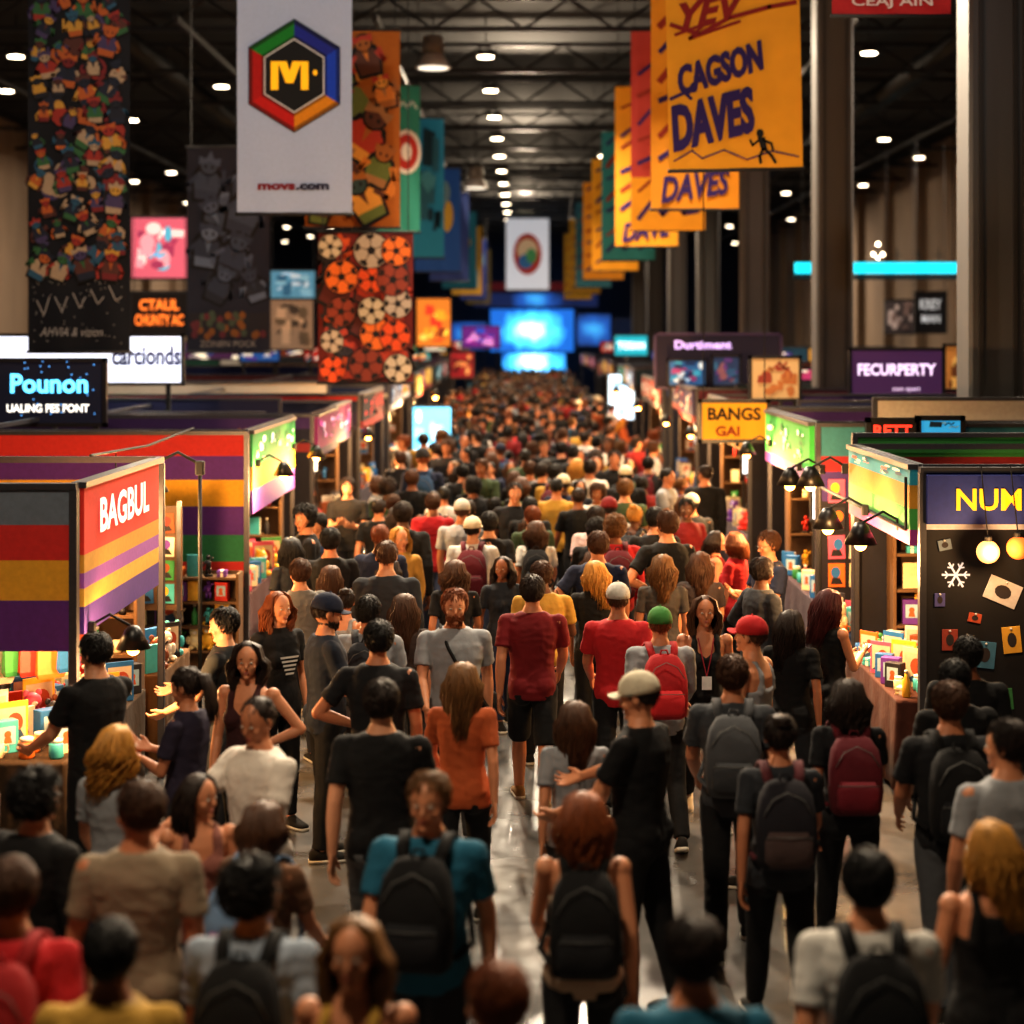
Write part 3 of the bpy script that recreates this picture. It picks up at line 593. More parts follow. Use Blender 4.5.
def highbay(px,d,py,lab):
    t=thing('high_bay_lamp',lab,'lamp',(wx(px,d),d,wz(py,d)))
    MB().lathe([(.2,.75),(.24,.7),(.26,.35),(.2,.3)],12).build('driver_housing',cm('6a645e'),t,True); MB().lathe([(.24,.32),(.40,.02),(.42,0),(.38,.0)],16).build('reflector',cm('c8c0b8'),t,True)
    MB().lathe([(.36,.03),(.36,-.01),(.1,-.02)],14).build('lens',em('e8dcc8',1.5),t); MB().tube([(0,0,.7),(0,0,CZ-t.location.z-.02)],.02,6).build('drop_rod',dk,t)
highbay(433,42,68,'large grey high bay lamp hanging beside the hexagon banner'); highbay(476,60,188,'smaller high bay lamp hanging over the far aisle')

# ============================================================ SIGNS AND BANNERS
def pattern(t,w,h,cols,seed,n=12,y=-.04,e=0,name='artwork'):
    rn=random.Random(seed); mb=MB(); M=[(em(c,e) if e else cm(c)) for c in cols]; yy=y
    for i in range(n):
        yy-=.0006; c=i%len(cols); a=rn.uniform(.10,.3)*w; b=rn.uniform(.10,.3)*h; x=rn.uniform(-w/2+a*.6,w/2-a*.6); z=rn.uniform(-h/2+b*.6,h/2-b*.6); q=rn.random()
        if q<.35: mb.disc(x,z,a*.5,b*.55,yy,c)
        elif q<.7: mb.poly([(x-a*.55,z-b*.5),(x+a*.5,z-b*.55),(x+a*.55,z+b*.4),(x-a*.45,z+b*.55)],yy,c)
        else: mb.rib([(x-a*.5,z-b*.2),(x-a*.1,z+b*.3),(x+a*.2,z-b*.1),(x+a*.5,z+b*.3)],min(w,h)*.06,yy,c)
    return mb.build(name,M,t,fix=False)
def banner(px0,py0,px1,py1,d,m,label,rz=0,wires=True,group=None,curl=.012):
    x0,x1,z0,z1=wx(px0,d),wx(px1,d),wz(py1,d),wz(py0,d); w,h=x1-x0,z1-z0
    t=thing('hanging_banner',label,'banner',((x0+x1)/2,d,(z0+z1)/2),rz,group)
    mb=MB(); nx,nz=12,16; vs=[(-w/2+w*i/nx,curl*sin(i*1.1+k*.5),-h/2+h*k/nz) for k in range(nz+1) for i in range(nx+1)]
    mb.add(vs,[(k*(nx+1)+i,k*(nx+1)+i+1,(k+1)*(nx+1)+i+1,(k+1)*(nx+1)+i) for k in range(nz) for i in range(nx)]); mb.build('cloth',m,t,True,False)
    for z,n in((-h/2,'bottom_bar'),(h/2,'top_bar')): MB().tube([(-w/2-.02,0,z),(w/2+.02,0,z)],.022,8).build(n,cm('2a2a2c'),t,True)
    if wires:
        for s in(-1,1): MB().tube([(s*w*.45,0,h/2),(s*w*.45,0,CZ-(z0+z1)/2)],.008,4).build('wire',dk,t)
    return t,w,h
def sign(px0,py0,px1,py1,d,m,label,legs=True,rz=0,fr='1a1a1e',name='sign_board'):
    x0,x1,z0,z1=wx(px0,d),wx(px1,d),wz(py1,d),wz(py0,d); w,h=x1-x0,z1-z0
    t=thing(name,label,'sign',((x0+x1)/2,d,(z0+z1)/2),rz)
    MB().box((0,0,0),(w,.06,h),b=.01).build('board',m,t)
    f=MB()
    for s in(-1,1): f.box((s*w/2,0,0),(.05,.09,h+.05)); f.box((0,0,s*h/2),(w+.05,.09,.05))
    f.build('frame',cm(fr,rough=.4),t)
    if legs:
        for s in(-1,1): MB().box((s*w*.42,.06,-(z0)/2-h/2),(.07,.05,z0)).build('leg',cm('2a2a2c'),t)
    else:
        for s in(-1,1): MB().tube([(s*w*.45,0,h/2),(s*w*.45,0,CZ-(z0+z1)/2)],.008,4).build('wire',dk,t)
    return t,w,h
def figures(t,w,h,cols,seed,s0,dark='0c0c10',name='artwork',y=-.03,dens=.78):
    rn=random.Random(seed); mb=MB(); M=[cm(dark,bump=0)]+[cm(c,bump=0,rough=.6) for c in cols]; nc=len(cols); yy=y
    pts=[]
    for i in range(int(w*h/(s0*s0)*.9)):
        r=rn.uniform(.25,.6)*s0; mb.disc(rn.uniform(-w/2+r,w/2-r),rn.uniform(-h/2+r,h/2-r),r,r*.8,yy-.0001*i/10,1+rn.randrange(nc),9,rn.uniform(0,3))
    yy-=.003
    cols_n=max(2,int(w/(s0*dens))); rows=max(2,int(h/(s0*dens)))
    for r in range(rows):
        for c in range(cols_n): pts.append((-w/2+w*(c+.5+(.25 if r%2 else -.25)*.8)/cols_n+rn.uniform(-.15,.15)*s0,h/2-h*(r+.5)/rows+rn.uniform(-.2,.2)*s0))
    for (x,z) in pts:
        s=s0*rn.uniform(.7,1.35); yy-=.0006; q=lambda v,a:max(-a,min(a,v)); x=q(x,w/2-s*.45); z=q(z,h/2-s*.58); a=rn.uniform(-.6,.6)
        c=[1+rn.randrange(nc) for _ in range(6)]; X=lambda u,v:(x+u*cos(a)-v*sin(a),z+u*sin(a)+v*cos(a)); u1=rn.uniform(-.5,.25); u2=rn.uniform(-.5,.25)
        mb.poly([X(*p) for p in((-.3*s,-.58*s),(.32*s,-.56*s),(.40*s,0),(.28*s,.2*s),(-.28*s,.24*s),(-.38*s,.02*s))],yy,0)
        mb.poly([X(*p) for p in((-.24*s,-.5*s),(.26*s,-.5*s),(.33*s,-.02*s),(.2*s,.14*s),(-.2*s,.16*s),(-.32*s,0))],yy-.0001,c[0])
        mb.rib([X(-.28*s,0),X(-.44*s,-.2*s),X(-.38*s,u1*s)],.10*s,yy-.0002,c[1]); mb.rib([X(.28*s,0),X(.42*s,-.22*s),X(.36*s,u2*s)],.10*s,yy-.0002,c[1])
        mb.poly([X(*p) for p in((-.24*s,-.5*s),(.26*s,-.5*s),(.28*s,-.3*s),(-.27*s,-.28*s))],yy-.0003,c[2]); mb.poly([X(*p) for p in((-.08*s,.12*s),(.08*s,.12*s),(.02*s,-.2*s))],yy-.0003,c[5])
        hx,hz=X(0,.3*s); mb.disc(hx,hz,.24*s,.24*s,yy-.0003,0); mb.disc(hx,hz,.2*s,.2*s,yy-.0004,c[3])
        k=rn.uniform(.4,.7); mb.poly([X(*p) for p in((-.24*s,.3*s),(-.26*s,.5*s),(-.1*s,.46*s),(0,k*s),(.1*s,.47*s),(.26*s,.5*s),(.24*s,.3*s),(.0*s,.4*s))],yy-.0005,c[4])
        for u in(-.08,.08): ex,ez=X(u*s,.27*s); mb.disc(ex,ez,.03*s,.045*s,yy-.0006,0,8)
    return mb.build(name,M,t,fix=False)
# left banners
t,w,h=banner(28,-14,130,352,26,cm('10121c',bump=0),'dark navy banner crowded with colourful cartoon figures, leftmost')
figures(t,w*.98,h*.80,['a03428','b8622a','c89a40','34683f','7a2428','b09a80','4a3e68','2a5a78','1a2238','5a3028','1c2030'],3,.36,dens=.86).location.z=h*.09
m=MB(); rn=random.Random(5)
for i in range(60): m.disc(rn.uniform(-.65,.65),rn.uniform(-h*.48,-h*.30),.01,.01,-.03,0,6)
for i in range(5): m.rib([(-.6+.26*i,-h*(.36-.01*i)),(-.5+.26*i,-h*(.40-.01*i)),(-.42+.26*i,-h*(.35))],.02,-.03,0)
m.build('ink_marks',cm('a8a4a0'),t,fix=False)
text(t,'AHVIA & vizion',.9,.13,-.1,-h*.445,cm('b8b4b0'),shear=.3,bold=0)
t,w,h=banner(237,-30,352,214,24,mat('banner_white','a4aec4',bump=.1,var=.08,emit=.08),'pale grey banner with coloured hexagon emblem and yellow letter')  # slight emission stands in for light falling on the cloth
zc=wz(76,24)-t.location.z; m=MB()
def hexp(r,k): a=R(90+60*k); return (r*cos(a)*.93,zc+r*sin(a))
m.poly([hexp(.76,k) for k in range(6)],-.028,7)
for k in range(6): m.poly([hexp(.74,k),hexp(.74,k+1),hexp(.50,k+1),hexp(.50,k)],-.03,k); m.poly([hexp(.745,k),hexp(.745,k+1),hexp(.69,k+1),hexp(.69,k)],-.0305,8+k); m.poly([hexp(.54,k),hexp(.54,k+1),hexp(.50,k+1),hexp(.50,k)],-.0305,8+k)
m.poly([hexp(.50,k) for k in range(6)],-.031,6); m.poly([hexp(.475,k) for k in range(6)],-.032,7)
m.build('hexagon_emblem',[cm(c,rough=.8,bump=0) for c in('14802a','b01410','c01812','d88a10','1444c0','1c2a90')]+[cm('c8c8c8'),cm('06070a')]+[cm(c,rough=.8,bump=0) for c in('0c4a18','6a0c0a','780e0a','8a5608','0c2a7a','10184e')],t,fix=False)
m=MB(); x0=-.06; Y_=-.04
m.poly([(x0-.25,zc-.19),(x0-.15,zc-.19),(x0-.15,zc+.19),(x0-.25,zc+.19)],Y_); m.poly([(x0+.15,zc-.19),(x0+.25,zc-.19),(x0+.25,zc+.19),(x0+.15,zc+.19)],Y_)
m.poly([(x0-.16,zc+.19),(x0-.04,zc+.19),(x0+.05,zc-.10),(x0-.05,zc-.10)],Y_-.001); m.poly([(x0+.16,zc+.19),(x0+.04,zc+.19),(x0-.05,zc-.10),(x0+.05,zc-.10)],Y_-.002)
m.disc(x0+.34,zc+.04,.03,.04,Y_,0,10); m.build('letter_m',em('e8a810',.5),t,fix=False)
zu=wz(187,24)-t.location.z; text(t,'movs',.50,.085,-.235,zu,cm('7a1020'),bold=.05); text(t,'.com',.44,.085,.245,zu,cm('1c1430'),bold=.05)
t,w,h=banner(305,30,400,228,29,cm('b0661c',bump=0),'orange and brown banner of drawn faces behind the hexagon banner')
figures(t,w*.98,h*.98,['d8842a','a8641c','b83a20','6a7a38','2f4a4a','e0a040','5a2f18','a87848'],8,.72)
t,w,h=banner(187,147,270,352,32,cm('232838',bump=0),'dark banner with grey-blue armoured figures and faded lettering')
figures(t,w*.96,h*.74,['3a475c','4a5870','2a3448','5f7088','1c2230','2f3a50'],12,.75).location.z=.35
m=MB(); rn=random.Random(9); m.poly([(-.7,-h*.43),(.7,-h*.43),(.7,-h*.31),(-.7,-h*.31)],-.039,3)
for i in range(40): m.disc(rn.uniform(-.62,.62),-h*.37+rn.uniform(-.2,.2),.06,.07,-.04-.0003*i,i%3,9)
m.build('flower_row',[cm('8a5a28'),cm('4a5a48'),cm('6a3038'),cm('2a2a30')],t,fix=False); text(t,'ZONEN POCK',1.0,.11,0,-h*.46,cm('a8a498'),bold=0)
t,w,h=banner(318,232,413,383,28,cm('6a1814',bump=0),'dark red banner covered in drawn sports balls')
figures(t,w*.98,h*.98,['8a2018','b83a20','2a2430','5a1814','c8501a'],44,.6,y=-.02)
m=MB(); rn=random.Random(4); yy=-.05
for i in range(15):
    x=[-.45,.1,.5][i%3]+rn.uniform(-.1,.1); z=-h/2+.25+(i//3)*(h-.5)/4+rn.uniform(-.08,.08); r=rn.uniform(.15,.27); x=max(-w/2+r*1.08,min(w/2-r*1.08,x)); z=max(-h/2+r*1.08,min(h/2-r*1.08,z)); yy-=.001; m.disc(x,z,r*1.07,r*1.07,yy,0,18); m.disc(x,z,r,r,yy-.0003,1+(i*3)%5,18)
    a0=rn.uniform(0,2); m.poly([(x+r*.27*cos(a0+k*1.257),z+r*.27*sin(a0+k*1.257)) for k in range(5)],yy-.0005,0)
    for k in range(5):
        a=a0+k*1.257; m.rib([(x+r*.27*cos(a),z+r*.27*sin(a)),(x+r*.62*cos(a),z+r*.62*sin(a))],.014,yy-.0005,0)
        m.poly([(x+r*.62*cos(a),z+r*.62*sin(a)),(x+r*.82*cos(a+.3),z+r*.82*sin(a+.3)),(x+r*.97*cos(a+.22),z+r*.97*sin(a+.22)),(x+r*.97*cos(a-.22),z+r*.97*sin(a-.22)),(x+r*.82*cos(a-.3),z+r*.82*sin(a-.3))],yy-.0006,0)
m.build('ball_artwork',[cm('140c10'),cm('d8501c'),cm('c8b8a0'),cm('e07028'),cm('8a3a28'),cm('b0a090')],t,fix=False); 
t,w,h=banner(377,85,420,232,40,cm('2f8a78',bump=0),'teal green banner with round white and red emblem')
m=MB(); m.disc(.18,wz(152,40)-t.location.z,.33,.5,-.03,0,20); m.disc(.18,wz(152,40)-t.location.z,.26,.4,-.031,1,20); m.disc(.18,wz(152,40)-t.location.z,.12,.2,-.032,0,16); m.build('round_emblem',[cm('d8d0c4'),cm('a8281c')],t,fix=False)
m=MB(); zz_=wz(108,40)-t.location.z; m.rib([(.0,zz_),(.1,zz_+.15),(.2,zz_),(.3,zz_+.15),(.4,zz_)],.05,-.03,0); m.build('brush_mark',cm('c8e0d8'),t,fix=False)
t,w,h=banner(388,118,444,258,46,cm('1f7a98',bump=0,emit=.1),'bright teal blue banner hanging behind the green one')  # cloth emits a little so that it looks lit
pattern(t,w*.9,h*.9,['4a9ab8','0f3a50','2a6a88'],3,14)
ser=[('1a4a8a','blue'),('24386e','dark blue'),('1f6a7a','teal'),('a8802a','golden'),('2a3a78','indigo'),('7a6a3a','olive')]
for i,((c,n),d) in enumerate(zip(ser,(57,66,76,86,97,108))):
    zt=9.0
    px1=VX-2.05*F/d; px0=VX-3.5*F/d; t,w,h=banner(px0,VY-(zt-CH)*F/d,px1,VY-(5.7-CH)*F/d,d,cm(c,bump=0,emit=.12),'%s banner, %s beyond the teal blue one on the left'%(n,['first','second','third','fourth','fifth','sixth'][i]))  # emission in the cloth imitates light on these banners
    pattern(t,w*.9,h*.9,['6a90a8','c8a848','16203a'],i+20,8)
# right yellow banners
YM=mat('banner_yellow','d8941c',bump=.1,var=.12,emit=.08,scale=3); PU=cm('2a1460');  # yellow cloth glows faintly to look lit; it is no lamp
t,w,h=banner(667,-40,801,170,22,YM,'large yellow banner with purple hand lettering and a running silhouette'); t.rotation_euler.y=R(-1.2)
zz=lambda py:wz(py,22)-t.location.z; xx=lambda px:wx(px,22)-t.location.x
for dx_,dz_ in((0,0),(.008,.004),(-.007,-.008)):
    text(t,'CAGSON',1.12,.36,xx(721)+dx_,zz(68)+dz_,PU,y=-.04-abs(dx_)*.1,rot=R(17),bold=.035,shear=.4)
    text(t,'DAVES',1.10,.56,xx(711)+dx_,zz(119)+dz_,PU,y=-.04-abs(dx_)*.1,rot=R(13),bold=.04,shear=.4)
text(t,'YEV',.9,.34,xx(715),zz(10),cm('8a1a18'),rot=R(12),bold=.04,shear=.5)
m=MB(); m.rib([(xx(a),zz(b)) for a,b in((672,24),(700,34),(730,18),(770,8),(796,4))],.05,-.035,1); m.rib([(xx(a),zz(b)) for a,b in((676,34),(705,24),(690,38),(740,22))],.035,-.036,1); m.rib([(xx(a),zz(b)) for a,b in((672,160),(690,150),(700,158),(722,150),(745,160),(770,152),(796,158))],.018,-.035,0); m.rib([(xx(a),zz(b)) for a,b in((670,98),(684,92),(690,98))],.04,-.035,0); m.build('brush_strokes',[PU,cm('8a1a18')],t,fix=False)
m=MB(); q=.85; fx,fz=xx(761),zz(148); K=lambda u,v:(fx+u*q,fz+v*q)
m.disc(fx-.04*q,fz+.2*q,.045,.05,-.036,0); m.poly([K(-.08,.15),K(.03,.14),K(.06,-.04),K(-.02,-.06)],-.036,0); m.rib([K(.03,-.03),K(.12,-.13),K(.17,-.22)],.036,-.036,0); m.rib([K(0,-.03),K(-.05,-.13),K(-.04,-.22)],.036,-.036,0); m.rib([K(0,.1),K(.12,.05),K(.14,-.04)],.028,-.036,0); m.rib([K(-.06,.1),K(-.15,.03),K(-.18,.1)],.028,-.036,0); m.build('silhouette_figure',cm('0a0a0a'),t,fix=False)
yb=[(28.6,9.2,'c8841a','DAVES'),(34,9.4,'a83a30',''),(40,9.2,'d8941c','DAVE'),(47,9,'2a7a7a',''),(54,9,'d8941c',''),(62,9.,'c8841a',''),(71,9,'2f6a78',''),(81,9,'c09030',''),(92,9,'a8801c','')]
for i,(d,zt,c,s) in enumerate(yb):
    t,w,h=banner(VX+2.0*F/d,VY-(zt-CH)*F/d,VX+3.4*F/d,VY-(5.62-CH)*F/d,d,mat('ban'+c,c,bump=.1,var=.12,emit=.08,scale=3),'%s banner with dark marks, %s behind the large yellow one'%({'c8841a':'amber','a83a30':'red','d8941c':'yellow','2a7a7a':'teal','2f6a78':'blue-green','c09030':'pale gold','a8801c':'olive gold'}[c],['first','second','third','fourth','fifth','sixth','seventh','eighth','ninth'][i]))  # same faint glow put into the cloth as painted light
    if s: text(t,s,1.15,.42,0,-h/2+.38,PU,rot=R(8),bold=.035,shear=.4)
    m=MB(); rn=random.Random(i)
    for q in range(7):
        z=-h/2+.3+(q+(1 if s else 0))*.45
        if z<h/2-.3: m.rib([(-.55,z+rn.uniform(-.1,.1)),(-.3,z+rn.uniform(.1,.28)),(-.1,z),(.15,z+rn.uniform(.1,.3)),(.3,z+.02),(.55,z+rn.uniform(.0,.25))],rn.uniform(.05,.11),-.035,q%2)
    m.build('brush_lettering',[PU,cm('8a2a18')],t,fix=False)
    if c=='a83a30': MB().box((0,-.02,-h/2+.5),(w,.02,1.0)).build('yellow_lower_strip',YM,t)
t,w,h=banner(832,-30,951,16,20,cm('a01a1c',emit=.1),'red banner strip with white lettering cut off by the top'); text(t,'CEAJ AIN',.9,.14,0,wz(3,20)-t.location.z,cm('d8c8c4'))  # small emission makes the red strip look lit
t,w,h=banner(506,218,549,290,95,mat('banner_far','c0c4cc',emit=.5,bump=0,var=.03),'white banner with a round coloured emblem hanging over the far aisle')  # lit look of the far cloth and emblem comes from emission
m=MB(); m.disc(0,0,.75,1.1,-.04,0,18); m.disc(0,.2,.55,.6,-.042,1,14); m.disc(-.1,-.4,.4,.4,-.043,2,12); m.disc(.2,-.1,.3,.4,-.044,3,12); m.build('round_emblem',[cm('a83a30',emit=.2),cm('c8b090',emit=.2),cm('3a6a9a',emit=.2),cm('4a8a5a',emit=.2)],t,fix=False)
# far stage
def gradmat(name,cols,sx,sz,e):
    m=bpy.data.materials.new(name); m.use_nodes=True; nt=m.node_tree; b=nt.nodes['Principled BSDF']; N=nt.nodes.new; l=nt.links.new
    tc=N('ShaderNodeTexCoord'); mp=N('ShaderNodeMapping'); mp.inputs['Scale'].default_value=(1/sx,0,1/sz); nz=N('ShaderNodeTexNoise'); nz.inputs['Scale'].default_value=1.4; ln=N('ShaderNodeVectorMath'); ln.operation='LENGTH'; ad=N('ShaderNodeMath'); ad.operation='MULTIPLY_ADD'; ad.inputs[1].default_value=.5; cr=N('ShaderNodeValToRGB')
    l(tc.outputs['Object'],mp.inputs['Vector']); l(mp.outputs['Vector'],ln.inputs[0]); l(tc.outputs['Object'],nz.inputs['Vector']); l(nz.outputs['Fac'],ad.inputs[0]); l(ln.outputs['Value'],ad.inputs[2]); l(ad.outputs[0],cr.inputs['Fac'])
    cr.color_ramp.elements[0].position=.28; cr.color_ramp.elements[0].color=(*lin(cols[0]),1); cr.color_ramp.elements[1].position=1.0; cr.color_ramp.elements[1].color=(*lin(cols[2]),1); q=cr.color_ramp.elements.new(.62); q.color=(*lin(cols[1]),1)
    l(cr.outputs['Color'],b.inputs['Emission Color']); l(cr.outputs['Color'],b.inputs['Base Color']); b.inputs['Emission Strength'].default_value=e; return m
GS=gradmat('stage_glow',('c8f0ff','3a98d0','0e3a70'),3.2,2.0,3.4); GS2=gradmat('side_glow',('3a90c8','1c4a90','0c1a3c'),2.4,1.8,1.3); GS2.cycles.emission_sampling='NONE'
sign(490,309,574,352,121,GS,'large pale cyan glowing stage screen at the far end of the hall',fr='123a6a')
sign(474,293,598,307,120,GS2,'long blue light panel above the far stage screen',fr='0c2040'); sign(502,353,566,372,118,GS,'lower glowing cyan stage front under the far screen',fr='123a6a')
sign(452,322,487,350,114,GS2,'dim blue side screen left of the far stage',fr='0c2040'); sign(577,314,611,346,113,GS2,'dim blue side screen right of the far stage',fr='0c2040')
sign(470,282,585,291,119,cm('5a1a20',emit=.4),'dark red header beam above the far stage'); sign(613,318,640,345,112,cm('14203a',emit=.4),'navy display wall at the right of the far stage')
def lsign(box,d,c,e,lab,lines,legs=True,fr='1a1a1e'):
    t,w,h=sign(*box,d,em(c,e) if e else cm(c),lab,legs,fr=fr)
    if lines and isinstance(lines[0],str): pattern(t,w*.92,h*.9,lines,int(box[0]),16,e=e*.8 if e else 0)
    else:
        for s,fw,fh,x,z,col,ee in lines: text(t,s,w*fw,h*fh,w*x,h*z,em(col,ee) if ee else cm(col),bold=.03)
    return t,w,h
t,w,h=lsign((-20,360,105,425),22,'0c1024',.3,'dark sign reading Pounon in pale blue letters',[('Pounon',.62,.30,.06,.14,'5ac0f0',2.5),('UALING FES FONT',.66,.13,.05,-.24,'e8e4dc',1.5)])
m=MB(); rn=random.Random(2)
for i in range(30): m.disc(rn.uniform(-.7,.7),rn.uniform(-.38,.38),.012,.012,-.045,0,5)
m.build('star_dots',em('4a8ad0',1.5),t,fix=False)
lsign((-10,335,183,384),28,'dfe4f4',1.3,'white lit sign with dark blue script lettering',[('carcionds',.355,.40,.312,.08,'1c2a78',0)])
lsign((131,217,188,279),44,'c05a6a',.9,'pink glowing screen on the left far wall side',['f0d8d0','5ab0c8','a03a5a','e8a0a8'],False)
lsign((131,292,188,335),42,'160c0c',0,'black sign with orange lettering below the pink screen',[('CTAUL',.7,.26,0,.2,'e0702a',1.5),('CHUNTY AC',.85,.26,0,-.15,'e0702a',1.5)],False)
lsign((270,270,316,299),48,'5a90a8',.5,'pale blue panel left of the sports ball banner',['8ab8c8','3a6a88','c8d8e0'],False)
lsign((270,299,314,350),48,'9a8068',.3,'beige photo panel under the pale blue one',['6a5a48','c8a888','4a4038'])
lsign((416,298,451,347),60,'c8742a',.8,'orange and yellow poster wall beyond the left banners',['f0d060','d8402a','f0a030','8a3a20'])
lsign((462,326,500,348),80,'6a2a78',.8,'magenta lit booth sign near the far screen, left side',['f0a0e0','3a5ac0','a03a90'])
lsign((412,406,452,462),40,'6ac8e8',2.0,'glowing cyan screen standing on the left of the aisle',['d8f4ff','2a8ab8','9ae0f0'])
lsign((450,352,474,378),70,'8a1a20',.5,'small red booth sign left of the far aisle',['e0a060','5a1018'])
# right mid-ground
lsign((655,334,781,388),36,'1a1224',.2,'dark violet sign with lilac lettering over the right booths',[('Durtiment',.45,.16,-.12,.30,'c8a8e8',1.2)],fr='4a3a58')
lsign((668,360,706,386),35.7,'2a5a88',.5,'small blue picture screen under the lilac lettering',['3a9ab8','8a3a6a','c8d8e0','1a2a50']); lsign((712,356,740,386),35.7,'2a3a58',.4,'small dark picture screen right of the blue one',['5a3a78','8a5a60','3a6a88'])
lsign((750,357,800,400),28,'c0a070',.2,'cream square sign with small red emblem',['8a3a2a','a86a3a'])
lsign((850,349,943,403),30,'4a2a5a',.25,'purple sign reading FECURPERTY',[('FECURPERTY',.84,.22,0,.12,'e0c8e8',1.2),('com xpert',.3,.1,.1,-.25,'c8b0d0',.8)])
lsign((700,401,768,441),24.1,'d8941c',.4,'yellow sign with dark letters hanging at the right aisle edge',[('BANGS',.78,.32,0,.18,'1a1410',0),('GAI',.35,.25,-.1,-.25,'8a2a1a',0)],False)
lsign((614,335,648,356),62,'1a8a98',1.2,'teal glowing sign right of the far aisle',[('TOSAN',.8,.35,0,0,'d8f8ff',2)])
lsign((608,374,640,420),56,'c8e4f8',1.8,'tall white lit panel right of the far aisle',['f0f8ff','8ab8d8','d8e8f0'])
lsign((885,300,914,334),58,'241c20',.1,'small dark poster under the teal light bar, left one',['5a4a48','8a8080'],False)
lsign((915,292,946,333),56,'1a1a20',.1,'dark poster with pale marks under the teal light bar',[('KREY',.7,.25,0,.2,'a8a8a8',.8),('MAN',.6,.2,0,-.15,'a8a8a8',.8)],False)
lsign((944,345,962,400),33,'b87a3a',.3,'narrow amber poster beside the nearest column',['6a3a1a','e0b060'])
# small raised booth signs over both sides of the aisle
sc_=[('a8281f','red'),('2a5a9a','blue'),('e0a030','yellow'),('6a2a8a','purple'),('2a8a5a','green'),('d8d0c0','white'),('c85a1c','orange'),('1a8a98','turquoise'),('b03a6a','pink')]
rp_=random.Random(12); nsg={}
for i in range(30):
    s=-1 if i%2 else 1; d=27+i*2.4+rp_.uniform(-.6,.6); X=s*rp_.uniform(3.3,8.5 if d<50 else 11); W_=rp_.uniform(.5,1.1); H_=rp_.uniform(.25,.5); Z=rp_.uniform(2.7,3.1)
    c,n=sc_[(i*4+1)%9]; px=VX+X*F/d; a=W_/2*F/d
    if d<46 and (s<0 or px>800): continue
    k=(n,s); nsg[k]=nsg.get(k,0)+1
    lsign((px-a,VY-(Z+H_-CH)*F/d,px+a,VY-(Z-CH)*F/d),d,c,.5,'small %s raised booth sign on %s side, %s from camera'%(n,'left' if s<0 else 'right',['first','second','third','fourth'][nsg[k]-1]),[sc_[(i+3)%9][0],'f0e8d8',sc_[(i+5)%9][0]])
t=thing('light_bar','teal glowing light bar with sparkling lamp clusters above','light',(wx(878,50),50,wz(268,50)))
MB().box((0,0,0),(4.6,.25,.30),b=.03).build('glow_tube',em('18b8cc',1.8),t); MB().box((0,.1,-.25),(4.7,.1,.12)).build('rail',cm('2a3a40'),t)
for i in range(4):
    xx0=-.05+i*.58; MB().tube([(xx0,0,.15),(xx0,0,.55),],.015,6).build('lamp_stem',cm('3a3a3a'),t); MB().tube([(xx0-.13,0,.36),(xx0+.13,0,.36)],.012,6).build('lamp_arm',cm('3a3a3a'),t)
    for bx,bz,br in((-.13,.38,.05),(.13,.38,.05),(0,.66,.055),(0,.28,.04)): MB().ball((bx,0,bz),br,10,7).build('bulb',em('fff2dc',4),t,True)
for s in(-1,1): MB().tube([(s*2.1,0,.15),(s*2.1,0,CZ-t.location.z)],.015,5).build('wire',dk,t)

